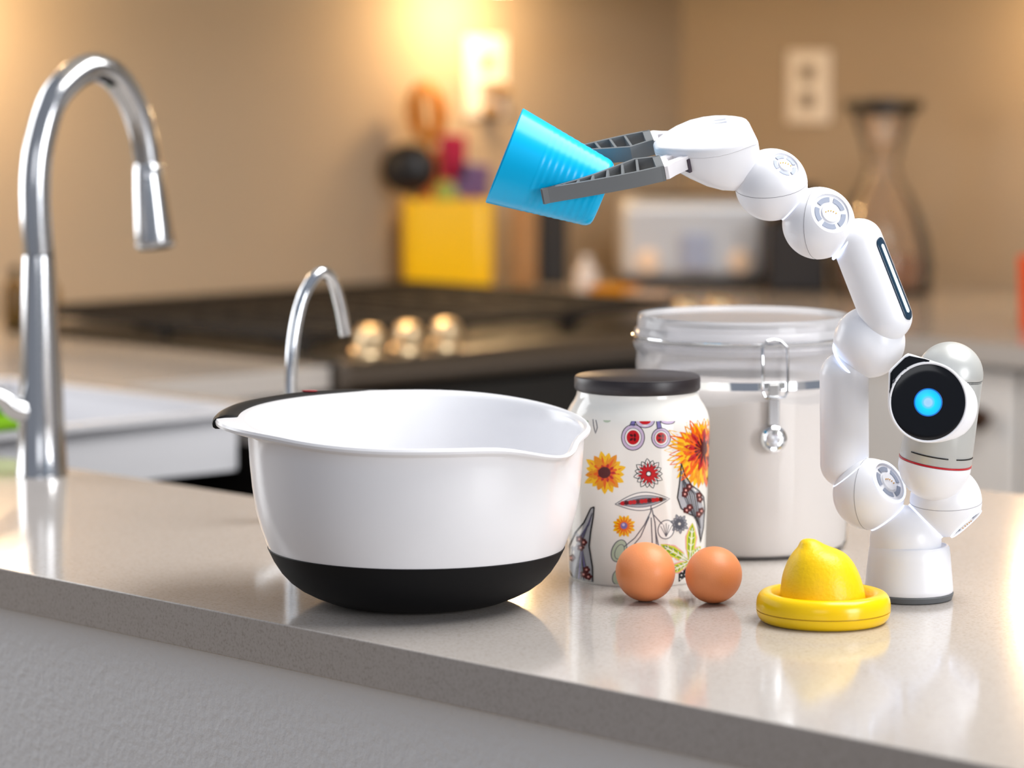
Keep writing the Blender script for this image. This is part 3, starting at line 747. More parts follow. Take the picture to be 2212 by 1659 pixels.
# ------------------------------------------------------------------ lemon in ring
def lemon():
    C = onz(1778, 1341)
    s = 3270.
    t = thing('lemon_saver', C, 'yellow silicone ring lying round the half lemon', 'lemon saver')
    My = mat('yellow_silicone', (250, 205, 0), .22)
    R, a, b = .0378, .0067, .0100
    def prof(z0, z1, n=14, off=0):
        out = []
        return out
    up = []; lo = []
    zs = -.0022      # seam height relative to tube centre
    for i in range(49):
        q = 2 * pi * i / 48 - pi / 2
        x = math.copysign(abs(cos(q)) ** .85, cos(q)) * a; z = math.copysign(abs(sin(q)) ** .85, sin(q)) * b
        (up if z >= zs else lo).append((i, x, z))
    # lower half: two runs, rebuild by angle
    def ringpart(test, zc):
        pts = []
        for i in range(97):
            q = (2 * pi * i / 96) + (pi / 2 if zc < 0 else -pi / 2)
            x = math.copysign(abs(cos(q)) ** .85, cos(q)) * a; z = math.copysign(abs(sin(q)) ** .85, sin(q)) * b
            if test(z): pts.append((R + x, z + b))
        return pts
    pu = ringpart(lambda z: z > zs + .00018, 1); pl = ringpart(lambda z: z < zs - .00018, -1)
    T = Matrix.Translation(C)
    MB().lathe(pu + [pu[0]], 96, 0, T).build('upper_ring', My, t, sharp=60)
    MB().lathe(pl + [pl[0]], 96, 0, T).build('lower_ring', My, t, sharp=60)
    MB().lathe([(R - a + .0012, b + zs - .001), (R + a - .0006, b + zs - .001), (R + a - .0006, b + zs + .001), (R - a + .0012, b + zs + .001), (R - a + .0012, b + zs - .001)], 96, 0, T).build('seam', mat('yellow_shade', (180, 140, 0), .5), t)
    MB().lathe([(0, .0005), (R - a + .002, .0005), (R - a + .002, .0014), (0, .0014)], 64, 0, T).build('membrane', mat('clear_silicone', (236, 226, 214), .35, trans=.3), t)
    # lemon
    L = C + Vector((0, .0, .0015))
    Ml = mat('lemon_peel', (250, 205, 4), .38, bump=.35, bscale=420, sss=.06)
    rows = [(0, 0, 0), (1, 26.5, 0), (1, 27.6, 2), (0, 28.4, 8), (-.3, 28.3, 13), (-.8, 27.6, 20), (-1.5, 25.9, 28), (-2, 23.5, 34.5), (-2.5, 21.0, 39.3), (-3.2, 18.0, 43.2), (-4.4, 14.8, 45.8), (-6.2, 11.4, 47.8), (-8.0, 8.6, 49.7), (-9.2, 6.4, 51.6), (-9.9, 3.8, 53.1), (-10.2, .01, 53.7)]
    N = 72
    # smooth interpolation of rows
    def cr(p0, p1, p2, p3, t_):
        return tuple(.5 * (2 * b_ + (c_ - a_) * t_ + (2 * a_ - 5 * b_ + 4 * c_ - d_) * t_ ** 2 + (3 * b_ - a_ - 3 * c_ + d_) * t_ ** 3) for a_, b_, c_, d_ in zip(p0, p1, p2, p3))
    rr = []
    for i in range(len(rows) - 1):
        p0 = rows[max(i - 1, 0)]; p3 = rows[min(i + 2, len(rows) - 1)]
        for k in range(4): rr.append(cr(p0, rows[i], rows[i + 1], p3, k / 4))
    rr.append(rows[-1])
    rings = [[(cx / 1000 + max(r, .01) / 1000 * cos(2 * pi * j / N), max(r, .01) / 1000 * sin(2 * pi * j / N), z / 1000) for j in range(N)] for cx, r, z in rr]
    o = MB().grid(rings, True, 0, Matrix.Translation(L)).build('lemon_half', Ml, None, loc=L, sharp=60)
    tag(o, 'half lemon standing cut side down inside the yellow ring', 'lemon')
    c = L + Vector((-.0104, 0, .0556))
lemon()

# ------------------------------------------------------------------ cup
Y0 = onz(1963, 1291).y
PXM = lambda Y: (Y * cos(PITCH)) / FPX          # metres per px near the image middle at depth Y (approximately)
def V3(dx, dy, dz=0.):
    """direction from image px offsets (right, down) and towards the camera, in px units"""
    return RX * dx - UP * dy - FW * dz
MPX = (Y0 * cos(PITCH) + (CAMZ - (CT + .2)) * sin(PITCH)) / FPX
def PT(px, py, toward=0.):
    """point of the robot's plane seen at px,py, moved towards the camera by `toward` px"""
    return ony(px, py, Y0) - FW * toward * MPX
def cup():
    A = PT(1090, 336); B = PT(1302.5, 421)
    ax = (B - A); L = ax.length; ax.normalize()
    r0, r1 = 109 * MPX, 76 * MPX; th = .0011
    T = frame(A, ax)
    prof = [(r0 - th, 0), (r0 - th * .4, -.0004), (r0, .0003)]
    K = 60; ridge0 = .34
    for i in range(1, K * 4 + 1):
        k = i / (K * 4); z = k * (L - .0045); r = r0 + (r1 - r0) * k
        if k > ridge0 and k < .99:
            ph = (k - ridge0) / (.99 - ridge0) * 9.5 % 1
            r += .0001 * sin(2 * pi * ph)
        prof.append((r, z))
    prof += [(r1 - .0006, L - .003), (r1 - .0022, L - .0008), (r1 - .0045, L), (0, L), (0, L - .0012), (r1 - .0055, L - .0015), (r1 - th - .001, L - .005), (r0 - th, 0)]
    o = MB().lathe(prof, 96, 0, T).build('drinking_cup', mat('cyan_plastic', (0, 180, 235), .24, spec=.3), None, loc=A, sharp=50)
    tag(o, 'bright blue ribbed plastic cup held tilted in the robot gripper', 'cup')
cup()

# ------------------------------------------------------------------ robot arm
def robot():
    loc = onz(1963, 1291)
    t = thing('robot_arm', loc, 'white desktop robot arm of ball joints with a grey gripper and round black screen', 'robot')
    m = MPX
    RB = 78 * m
    def d3(x, y, z): return (RX * x + Vector((0, 0, 1)) * y - Vector((0, 1, 0)) * z).normalized()   # right, up, toward
    # base
    k = (loc.y * cos(PITCH) + (CAMZ - CT) * sin(PITCH)) / FPX
    T = Matrix.Translation(loc)
    MB().lathe([(0, 0), (88 * k, 0), (93 * k, 2 * k), (96 * k, 13 * k), (94.5 * k, 15 * k), (0, 15 * k)], 72, 0, T).build('base_foot', M_dgrey, t)
    MB().lathe([(0, 15.5 * k), (93.5 * k, 15.5 * k), (95 * k, 18 * k), (94.5 * k, 26 * k), (88.5 * k, 92 * k), (86 * k, 112 * k), (83 * k, 116 * k), (79 * k, 117 * k), (78.8 * k, 113 * k), (0, 113 * k)], 72, 0, T).build('base_body', M_bot, t)
    def ball(px, py, tw, name='ball_joint', conn=None, R=RB, mt=M_bot):
        c = PT(px, py, tw)
        if conn is None:
            return MB().sphere(c, R, 32).build(name, mt, t, sharp=180), c
        ax = d3(*conn[:3]); rc = conn[3] * m
        a0 = asin(rc / R); zc = R * cos(a0)
        prof = [(R * sin(q), R * cos(q)) for q in [pi - (pi - a0) * i / 48 for i in range(49)]]
        prof += [(rc - .0008, zc + .0001), (rc - .0010, zc - .0012), (0, zc - .0012)]
        o = MB().lathe(prof, 72, 0, frame(c, ax)).build(name, mt, t, sharp=30)
        Tc = frame(c + ax * (zc - .0011), ax)
        # socket plate details
        hub = MB()
        rp = rc * .70
        for i in range(5):
            a = 2 * pi * i / 5 + .35; n = 10; pts = []
            for q in range(n + 1): b = a + .95 * q / n; pts.append((rp * 1.12 * cos(b), rp * 1.12 * sin(b)))
            for q in range(n, -1, -1): b = a + .95 * q / n; pts.append((rp * .80 * cos(b), rp * .80 * sin(b)))
            hub.prism(pts, 0, .0006, 0, Tc)
        hub.build('socket_claws', mat('socket_shade', (146, 154, 172), .5), o)
        MB().lathe([(0, 0), (rp * .66, 0), (rp * .62, .0012), (0, .0012)], 32, 0, Tc).build('socket_hub', M_bot, o)
        for i in range(5):
            MB().lathe([(0, .0012), (.00042, .0012), (.00042, .0019), (0, .0021)], 10, 0, Tc @ Matrix.Translation(((i - 2) * .0019, .0012 * (1 - ((i - 2) / 2) ** 2), 0))).build('contact_pin', M_gold, o)
        return o, c
    def seam(c, n, R=RB, par=None):
        MB().torus(frame(c, n), R - .00002, .00016, 128, 6).build('seam', mat('seam_grey', (120, 118, 124), .6), par or t)
    def ring(ca, cb, R=RB, w=.0009, rr=None, frac=.5, flare=1.02):
        ax = (cb - ca); dist = ax.length; ax.normalize()
        r = rr or sqrt(max(0, R * R - (dist / 2) ** 2))
        MB().lathe([(r * .6, -w * 1.0), (r * flare, -w * 1.0), (r * flare + .0004, -w * .7), (r * flare + .0004, w * .7), (r * flare, w), (r * .6, w), (r * .6, -w)], 64, 0, frame(ca + (cb - ca) * frac, ax)).build('light_ring', M_led, t)
    # lower cluster
    oB, cB = ball(1956, 1168, 0)
    oL, cL = ball(1877, 1067, -4, conn=(.62, .50, .55, 46))
    oR, cR = ball(2043, 1083, 0, conn=(.62, -.68, .30, 40))
    ring(cB, cL); ring(cB, cR)
    seam(cR, d3(-.04, .985, .12), par=oR); seam(cL, d3(.86, 0.05, .5), par=oL)
    # ring of light round the open socket of the left ball
    ax = d3(.62, .50, .55); MB().torus(frame(cL + ax * sqrt(RB ** 2 - (48 * m) ** 2), ax), 48 * m, .0009, 64, 8).build('light_ring', M_led, t)
    ax = d3(.62, -.68, .30); MB().torus(frame(cR + ax * sqrt(RB ** 2 - (42 * m) ** 2), ax), 42 * m, .0007, 64, 8).build('light_ring', M_led, t)
    # column behind
    def capsule(p0, p1, r, name, e0=1., e1=1., mt=M_bot):
        ax = p1 - p0; L = ax.length; prof = []
        for i in range(17): q = pi / 2 * i / 16; prof.append((r * sin(q), -r * cos(q) * e0))
        for i in range(17): q = pi / 2 * i / 16; prof.append((r * cos(q), L + r * sin(q) * e1))
        return MB().lathe(prof, 72, 0, frame(p0, ax)).build(name, mt, t, sharp=40)
    pc0, pc1 = PT(1828, 1002, -34), PT(1827, 812, -34)
    col = capsule(pc0, pc1, 53 * m, 'column_link')
    oE, cE = ball(1881, 738, -30)
    ring(PT(1840, 1022, -10), cL, rr=47 * m, frac=.0, w=.0010)
    dirE = (cE - PT(1838, 779, -30)).normalized()
    MB().torus(frame(PT(1842, 777, -30), d3(.62, .62, .45)), 51 * m, .0010, 64, 8).build('light_ring', M_led, t)
    # upper arm
    a0, a1 = PT(1852, 522, 0), PT(1915, 686, 6)
    arm = capsule(a0, a1, 55 * m, 'upper_arm_link', .9, .96)
    ax = (a1 - a0); L = ax.length; ax.normalize()
    tw = (-FW - ax * (-FW).dot(ax)).normalized(); sd = ax.cross(tw)
    if sd.x < 0: sd = -sd
    r = 55 * m
    def surf(al, be, lift):      # along (px), angle from toward-camera to the right
        z = al * m; rr = r
        if z > L: rr = r * sqrt(max(.02, 1 - ((z - L) / (r * .96)) ** 2))
        if z < 0: rr = r * sqrt(max(.02, 1 - (z / (r * .9)) ** 2))
        return a0 + ax * z + (tw * cos(be) + sd * sin(be)) * (rr + lift)
    def strip(l0, l1, bc, hw, lift, mt, name, par):
        mb = MB(); rows = []; n = 60
        for i in range(n + 1):
            al = l0 + (l1 - l0) * i / n; e_ = min(al - l0, l1 - al); hwpx = hw * 55
            w = hw * sqrt(max(0.0004, 1 - (1 - min(1, e_ / hwpx)) ** 2))
            rows.append([surf(al, bc + w * (q / 4 - 1), lift) for q in range(9)])
        mb.grid(rows, False)
        o = mb.build(name, mt, par, sharp=180)
        s = o.modifiers.new('thick', 'SOLIDIFY'); s.thickness = .0006; s.offset = 0
        return o
    sl = strip(6, 196, radians(50), .30, .0002, mat('slot_black', (28, 52, 72), .2), 'light_slot', arm)
    strip(22, 180, radians(49), .075, .0006, M_led2, 'light_bar', sl)
    # upper balls
    o2, c2 = ball(1768, 482, 0, conn=(.33, .40, .86, 46))
    seam(c2, d3(.87, 0, .49), par=o2)
    o1, c1 = ball(1666, 399, 0, conn=(.36, .62, .66, 34))
    seam(c1, d3(-.12, .94, .31), par=o1)
    ring(c1, c2); ring(c2, PT(1866, 548, 0), rr=46 * m, frac=.59, w=.0006)
    for (cc, dx, dy) in ((c2, -66, 2), (c1, -66, -21)):
        pass
    # gripper -------------------------------------------------------
    th = radians(24)
    g = V3(-.978, .208).normalized()                    # towards the finger tips
    up0 = V3(-.208, -.978).normalized(); tow = -FW
    op = (tow * cos(th) - up0 * sin(th))               # opening direction (towards camera and down)
    nn = (up0 * cos(th) + tow * sin(th))               # normal of the ladder faces
    O = PT(1412, 319.8, 0)
    Tg = Matrix.Identity(4)
    for i in range(3): Tg[i][0] = g[i] * m; Tg[i][1] = op[i] * m; Tg[i][2] = nn[i] * m; Tg[i][3] = O[i]
    # fingers: a (along, from x=1412 to the tip), inner and outer offsets
    inner = [(-4, 50), (6, 49), (47, 37), (96, 58), (136, 76), (177, 88), (225, 97), (256, 101)]
    outer = [(-4, 118), (6, 120), (47, 122), (96, 120), (136, 117), (177, 113), (225, 107), (256, 104)]
    def interp(tab, a):
        for (x0, y0), (x1, y1) in zip(tab, tab[1:]):
            if a <= x1: return y0 + (y1 - y0) * (a - x0) / (x1 - x0)
        return tab[-1][1]
    hd = {}
    for sgn in (1, -1):
        f = MB(); T_ = 34.; tw_ = 6.
        inn = [(a, sgn * b) for a, b in inner]; outn = [(a, sgn * b) for a, b in outer]
        def wall(line, wdt, z0=-T_, z1=0.):
            rings = []
            for i, p in enumerate(line):
                a = Vector(line[max(i - 1, 0)]); b = Vector(line[min(i + 1, len(line) - 1)]); d = (b - a).normalized(); n_ = Vector((-d.y, d.x)) * wdt / 2
                rings.append([(p[0] + n_.x, p[1] + n_.y, z0), (p[0] - n_.x, p[1] - n_.y, z0), (p[0] - n_.x, p[1] - n_.y, z1), (p[0] + n_.x, p[1] + n_.y, z1)])
            f.grid(rings, True, 0, Tg, True, True)
        wall([(a, b - sgn * 3) for a, b in outn], 6); wall([(a, b + sgn * 3) for a, b in inn], 6)
        f.prism([(-6, sgn * 50), (10, sgn * 50), (10, sgn * 119), (-6, sgn * 119)], -T_, 0, 0, Tg)      # root block
        f.prism([(226, sgn * 98), (257, sgn * 100), (259, sgn * 104), (226, sgn * 107)], -T_, 0, 0, Tg)  # tip block
        fo = f.build('gripper_finger', M_fgrey, t, sharp=35)
        for a in (43, 76, 109, 142, 174, 204):
            b0 = interp(inner, a) + 3; b1 = interp(outer, a + 7) - 3
            r_ = MB()
            r_.prism([(a - 2.5, sgn * b0), (a + 2.5, sgn * b0), (a + 9.5, sgn * b1), (a + 4.5, sgn * b1)], -T_ + 1, -.6, 0, Tg)
            r_.build('rib', M_fgrey, fo)
        # white link: forked bracket from the finger root back into the head
        l = MB()
        l.prism([(-7, sgn * 52), (-7, sgn * 118), (-14, sgn * 118), (-30, sgn * 104), (-95, sgn * 62), (-95, sgn * 50), (-34, sgn * 82), (-20, sgn * 86), (-18, sgn * 66), (-60, sgn * 38), (-60, sgn * 26), (-14, sgn * 50)], -32, -3, 0, Tg)
        l.build('finger_link', mat('link_white', (226, 224, 228), .35), t)
    # head: loft along -g
    secs = [  # a, half width, top z, seam z, bottom z
        (-1, 14, 3, -4, -14), (-4, 22, 6, -5, -24), (-14, 36, 9, -6, -34), (-35, 60, 12, -7, -52), (-62, 83, 14, -8, -74), (-95, 101, 15, -9, -98), (-125, 106, 14, -10, -114), (-150, 104, 12, -10, -122), (-172, 97, 9, -10, -122), (-192, 88, 5, -10, -114), (-206, 80, 1, -11, -102), (-213, 74, -3, -13, -92), (-217, 66, -9, -16, -82)]
    top = MB(); body = MB(); rt = []; rbm = []
    for (a, w, z1, zs, zb) in secs:
        ring_t = []; ring_b = []
        for j in range(33):
            q = pi * j / 32
            x = math.copysign(abs(cos(q)) ** .26, cos(q)) * w; ring_t.append((a, x, zs + (z1 - zs) * abs(sin(q)) ** .36))
        for j in range(33):
            q = pi * j / 32
            x = math.copysign(abs(cos(q)) ** .75, cos(q)) * (w - 1.2); ring_b.append((a, x, zs - 1.0 + (zb - zs) * abs(sin(q)) ** .85))
        rt.append(ring_t); rbm.append(ring_b)
    top.grid(rt, True, 0, Tg, True, True); body.grid(rbm, True, 0, Tg, True, True)
    hh = top.build('head_cap', M_bot, t, sharp=50)
    bb = body.build('head_body', M_bot, t, sharp=60)
    sub = MB(); sub.box((-168, -56, 8.4), (-112, -52, 13.6), 0, Tg); sub.box((-168, -38, 8.4), (-112, -34, 13.6), 0, Tg)
    sub.build('vent_slot', mat('vent_grey', (205, 208, 216), .5), hh)
    # dark openings where the links enter
    for sgn in (1, -1):
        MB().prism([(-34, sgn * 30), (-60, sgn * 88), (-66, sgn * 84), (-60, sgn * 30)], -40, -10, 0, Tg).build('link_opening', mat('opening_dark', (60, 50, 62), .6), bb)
    ring(PT(1600, 362, 0), c1, rr=48 * m, frac=.10, w=.0008)
    # eye module ----------------------------------------------------
    TW = 58
    kb, kt = PT(2011, 1001, TW), PT(2042, 801, TW + 18)
    ax = (kt - kb); L = ax.length; ax.normalize()
    Te = frame(kb, ax)
    rb, rt_ = 78 * m, 71 * m
    MB().lathe([(rb * 1.0 * sin(q), -rb * cos(q)) for q in [pi / 2 * .999 * i / 24 for i in range(25)]] + [(rb, .0016), (rb - .001, .002), (0, .002)], 72, 0, Te).build('lower_dome', M_bot, t)
    MB().lathe([(0, .002), (rb + .00015, .002), (rb + .00015, .0031), (0, .0031)], 72, 0, Te).build('red_band', mat('red_band', (190, 22, 36), .3), t)
    M_gb = mat('satin_silver', (188, 190, 188), .34, .25)
    bo = MB().lathe([(0, .0032), (rb - .0002, .0032), (rb - .0002, .0036), (rb, .004), (rt_ + (rb - rt_) * .45, L * .5), (rt_, L * .93), (0, L * .93)], 72, 0, Te).build('module_body', M_gb, t)
    MB().lathe([(0, L * .93), (rt_ - .0006, L * .93), (rt_ - .0006, L * .955), (0, L * .955)], 72, 0, Te).build('vent_band', M_black, t)
    for i in range(96):
        pass
    MB().lathe([(0, L * .957), (rt_ - .0002, L * .957)] + [(rt_ * cos(q), L * .962 + rt_ * .98 * sin(q)) for q in [pi / 2 * i / 20 for i in range(21)]], 72, 0, Te).build('top_dome', M_gb, t)
    # vent beads (small bars in the black band)
    vb = MB()
    for i in range(110):
        q = 2 * pi * i / 110
        vb.box((rt_ - .0007, -.00028, L * .934), (rt_ - .0002, .00028, L * .951), 0, Te @ Matrix.Rotation(q, 4, 'Z'))
    o = vb.build('vent_bars', M_gb, bo); o['kind'] = 'stuff'
    # dark slots on the body, low
    def slotband(q0, q1, h, par):
        rows = []
        rr = rb + .0001 - (rb - rt_) * .5 * (h / L)
        for i in range(21):
            q = q0 + (q1 - q0) * i / 20
            rows.append([(rr * cos(q), rr * sin(q), h - .0004), (rr * cos(q), rr * sin(q), h + .0004)])
        o = MB().grid(rows, False, 0, Te).build('slot', M_black, par); s = o.modifiers.new('thick', 'SOLIDIFY'); s.thickness = .0004; s.offset = 0
    # frame x axis is near world x: angle of the camera direction is -90 deg
    xq = lambda fx: -pi / 2 + asin(fx)
    slotband(xq(-.80), xq(.18), .0092, bo); slotband(xq(.42), xq(.97), .0092, bo)
    # housing and screen
    fd = d3(-.10, .04, .99)
    hx = (RX - fd * RX.dot(fd)).normalized(); hy = fd.cross(hx)
    if hy.z < 0: hy = -hy
    cs = PT(1982, 868, TW + 108)
    Th = Matrix.Identity(4)
    for i in range(3): Th[i][0] = hx[i] * m; Th[i][1] = hy[i] * m; Th[i][2] = fd[i] * m; Th[i][3] = cs[i]
    # back cone shape (teardrop towards lower right)
    def outline(kind):
        pts = []
        for i in range(96):
            q = 2 * pi * i / 96; R_ = 84.
            pts.append(Vector((R_ * cos(q), R_ * 1.02 * sin(q))))
        return pts
    circ = outline(0)
    corner = [Vector((-84, 74)), Vector((-46, 104))]
    def hull2(base, extra, rad=7):
        P = list(base)
        for e_ in extra:
            for i in range(12): q = 2 * pi * i / 12; P.append(e_ + Vector((rad * cos(q), rad * sin(q))))
        P = sorted(set((round(v.x, 4), round(v.y, 4)) for v in P))
        def half_(pts):
            h = []
            for p_ in pts:
                while len(h) >= 2 and (h[-1][0] - h[-2][0]) * (p_[1] - h[-2][1]) - (h[-1][1] - h[-2][1]) * (p_[0] - h[-2][0]) <= 0: h.pop()
                h.append(p_)
            return h
        lo_ = half_(P); hi_ = half_(P[::-1])
        return lo_[:-1] + hi_[:-1]
    def resample(poly, n=96):
        L_ = [0]
        for i in range(len(poly)): a = poly[i]; b = poly[(i + 1) % len(poly)]; L_.append(L_[-1] + math.hypot(b[0] - a[0], b[1] - a[1]))
        # start at the point of angle 0
        out = []
        for k_ in range(n):
            ang = 2 * pi * k_ / n; best = None
            dx, dy = cos(ang), sin(ang)
            for i in range(len(poly)):
                ax_, ay_ = poly[i]; bx_, by_ = poly[(i + 1) % len(poly)]
                ex, ey = bx_ - ax_, by_ - ay_; det = dx * (-ey) + dy * ex
                if abs(det) < 1e-9: continue
                t1 = (ax_ * (-ey) + ay_ * ex) / det; t2 = (dx * ay_ - dy * ax_) / det
                if t1 > 0 and -1e-6 <= t2 <= 1 + 1e-6: best = t1 if best is None else max(best, t1)
            out.append((best * dx, best * dy))
        return out
    front = resample(hull2(circ, [Vector((-74, 62)), Vector((-42, 94))], 9))
    rings = []
    for (sc, z, ox, oy) in ((.965, 0, 0, 0), (.985, -.5, 0, 0), (1, -3, 0, 0), (1, -14, 0, 0), (.99, -24, 3, -1)):
        rings.append([(x * sc + ox, y * sc + oy, z) for x, y in front])
    hs = MB().grid(rings, True, 0, Th, True, True).build('screen_housing', M_bot, t, sharp=50)
    rings = []
    for (sc, z, ox, oy) in ((.985, -25, 5, -1), (.985, -31, 11, -4), (.97, -39, 19, -8), (.94, -49, 26, -11), (.88, -60, 33, -13), (.74, -80, 40, -12)):
        rings.append([(x * sc + ox, y * sc + oy, z) for x, y in [(84 * cos(2 * pi * i / 96), 85 * sin(2 * pi * i / 96)) for i in range(96)]])
    MB().grid(rings, True, 0, Th, True, True).build('housing_cone', M_bot, t, sharp=50)
    # screen glass
    MB().lathe([(0, 1.5), (60, 1.5), (74, 1.2), (77.5, .4), (78, -.8), (0, -.8)], 96, 0, Th @ Matrix.Diagonal((1, 1.04, 1, 1))).build('screen', M_glass_black, hs)
    MB().lathe([(78.4, -.5), (79, 1.6), (81, 1.8), (82.5, .8), (82.5, -.5), (78.4, -.5)], 96, 0, Th @ Matrix.Diagonal((1, 1.04, 1, 1))).build('screen_rim', M_bot, hs)
    # black sensor corner
    arc = [(86.5 * cos(radians(q)), 90 * sin(radians(q))) for q in range(88, 195, 4)]
    outer_ = [(-79, -10), (-83, 20), (-81, 62), (-76, 69), (-48, 96), (-42, 99), (-10, 92), (3, 90)]
    inp = arc[::-1]
    poly = outer_[1:-1] + [(q_[0], q_[1]) for q_ in arc[::1] if False]
    pts = [(-78, 8), (-80.5, 30), (-79.5, 61), (-74, 69), (-49, 94), (-40, 98), (-8, 92), (3, 88.5), (0, 84.6)]
    arc2 = [(84.0 * cos(radians(q)), 86.5 * sin(radians(q))) for q in range(96, 171, 5)]
    se = MB().prism(pts + arc2, -1, .9, 0, Th).build('sensor_panel', M_glass_black, hs)
    for (x, y, r_) in ((-71, 44, 4.6), (-57, 57, 2.2), (-47, 71, 1.6), (-39, 72, 1.4)):
        MB().lathe([(0, 1.25), (r_ * .7, 1.25), (r_, .8), (0, .8)], 20, 0, Th @ Matrix.Translation((x, y, 0))).build('sensor', mat('sensor_grey', (62, 64, 70), .3), se)
    # glowing pupil with darker ring
    def glow_mat():
        m_ = bpy.data.materials.new('pupil_glow'); m_.use_nodes = True; nt = m_.node_tree; b = nt.nodes['Principled BSDF']
        tc = nt.nodes.new('ShaderNodeTexCoord'); gr = nt.nodes.new('ShaderNodeTexGradient'); gr.gradient_type = 'SPHERICAL'
        mp = nt.nodes.new('ShaderNodeMapping'); mp.inputs['Location'].default_value = tuple(-(v) for v in (cs - loc) * (1 / .0100))
        mp.inputs['Scale'].default_value = (1 / .0100,) * 3
        rp = nt.nodes.new('ShaderNodeValToRGB'); els = rp.color_ramp.elements
        els[0].position = .0; els[0].color = (*lin((0, 110, 215)), 1); els[1].position = 1; els[1].color = (*lin((160, 205, 255)), 1)
        for (p_, c_) in ((.10, (0, 95, 190)), (.15, (0, 190, 250)), (.52, (0, 222, 246)), (.66, (110, 205, 252)), (.74, (165, 215, 255))):
            x_ = els.new(p_); x_.color = (*lin(c_), 1)
        nt.links.new(tc.outputs['Object'], mp.inputs['Vector']); nt.links.new(mp.outputs['Vector'], gr.inputs['Vector'])
        nt.links.new(gr.outputs['Fac'], rp.inputs['Fac']); nt.links.new(rp.outputs[0], b.inputs['Emission Color'])
        b.inputs['Emission Strength'].default_value = 1.0; b.inputs['Base Color'].default_value = (0, 0, 0, 1); b.inputs['Roughness'].default_value = .3
        return m_
    MB().lathe([(0, 2.2), (29, 2.2), (30, 1.8), (30, 1.5), (0, 1.5)], 64, 0, Th).build('pupil', glow_mat(), hs)
M_led2 = mat('led_bar', (235, 250, 252), .4, emit=(220, 245, 250), estr=1.3)
robot()

# ------------------------------------------------------------------ faucets
def smooth_path(pts, k=8):
    P = [Vector(p) for p in pts]; out = []
    for i in range(len(P) - 1):
        p0, p1, p2, p3 = P[max(i - 1, 0)], P[i], P[i + 1], P[min(i + 2, len(P) - 1)]
        for q in range(k):
            s = q / k; out.append(.5 * (2 * p1 + (p2 - p0) * s + (2 * p0 - 5 * p1 + 4 * p2 - p3) * s ** 2 + (3 * p1 - p0 - 3 * p2 + p3) * s ** 3))
    out.append(P[-1]); return out
def faucet():
    C = onz(92, 1027)
    t = thing('kitchen_faucet', C, 'tall brushed steel gooseneck faucet with pull-down head beside the sink', 'faucet')
    dirn = Vector((1, 1, 0)).normalized()        # over the sink
    s = 1 / 2420.
    dep = lambda a: C + dirn * a
    # body heights (m): y px -> height
    H = lambda y: (1027 - y) / 2420.
    T = Matrix.Translation(C)
    MB().lathe([(0, 0), (.0232, 0), (.0232, .002), (.0226, .003), (.0205, .05), (.0178, .12), (.0152, .18), (.0143, .196), (.0141, .198), (0, .198)], 64, 0, T).build('column', M_nickel, t)
    MB().lathe([(0, .1982), (.0136, .1982), (.0136, .1995), (0, .1995)], 64, 0, T).build('column_joint', M_black, t)
    # gooseneck in the plane of dirn; px offsets /cos45
    K = 1.0
    base = [(0, .1995), (-.0025, .235), (-.002, .270), (.004, .302), (.018, .336), (.041, .357), (.063, .3645), (.086, .357), (.106, .334), (.118, .306), (.1235, .279)]
    path = smooth_path([C + dirn * a + Vector((0, 0, h)) for a, h in base])
    rr = [.0138 - .0008 * i / (len(path) - 1) for i in range(len(path))]
    MB().tube(path, rr, 32).build('gooseneck', M_nickel, t, sharp=50)
    e0 = path[-1]; dd = (path[-1] - path[-3]).normalized(); dd = (dirn * .10 + Vector((0, 0, -1))).normalized()
    Th = frame(e0 + dd * .0005, dd)
    h = MB().lathe([(0, 0), (.0126, 0), (.0126, .002), (.0134, .003), (.0142, .014), (.0150, .022), (.0152, .024), (.0176, .060), (.0186, .072), (.0186, .0765), (.0175, .078), (0, .078)], 48, 0, Th).build('spray_head', M_nickel, t, sharp=40)
    MB().lathe([(0, .0780), (.0162, .0780), (.0160, .0798), (0, .0798)], 48, 0, Th).build('spray_face', M_black, h)
    cm = -FW.copy(); cm.z = 0; ns = (Vector((-1, 0, 0)) * .7 + cm * .6).normalized()
    # lever: leaves the column on the left side, rising outward
    ld = Vector((-.80, -.45, .42)).normalized()
    p0 = C + Vector((0, 0, .058)) + Vector((-.8, -.45, 0)).normalized() * .006
    MB().tube(smooth_path([p0, p0 + Vector((-.016, -.009, .004)), p0 + ld * .035, p0 + ld * .08, p0 + ld * .12]), [.013 - .0075 * min(1, i / 26) for i in range(33)], 24).build('lever', M_nickel, t, sharp=50)
faucet()
def filter_tap():
    C = onz(632, 1128)
    t = thing('filter_tap', C, 'slim chrome water filter tap standing behind the mixing bowl', 'faucet')
    s = 2.69; dirn = Vector((1, 1, 0)).normalized()
    MB().lathe([(0, 0), (.019, 0), (.019, .003), (.011, .008), (.009, .02), (.008, .04), (0, .04)], 40, 0, Matrix.Translation(C)).build('tap_base', M_chrome, t)
    base = [(0, .035), (0, .08), (-.0005, .115), (.003, .150), (.012, .180), (.026, .1975), (.035, .200), (.045, .193), (.053, .172), (.058, .152)]
    path = smooth_path([C + dirn * a + Vector((0, 0, h)) for a, h in base])
    MB().tube(path, [.0050] * len(path), 24).build('spout', M_chrome, t, sharp=50)
    MB().tube([path[-1], path[-1] + (path[-1] - path[-2]).normalized() * .004], .0052, 20).build('spout_tip', M_chrome, t)
    MB().tube([C + Vector((0, 0, .03)), C + Vector((-.03, -.01, .045))], [.005, .003], 12).build('tap_lever', M_chrome, t)
filter_tap()

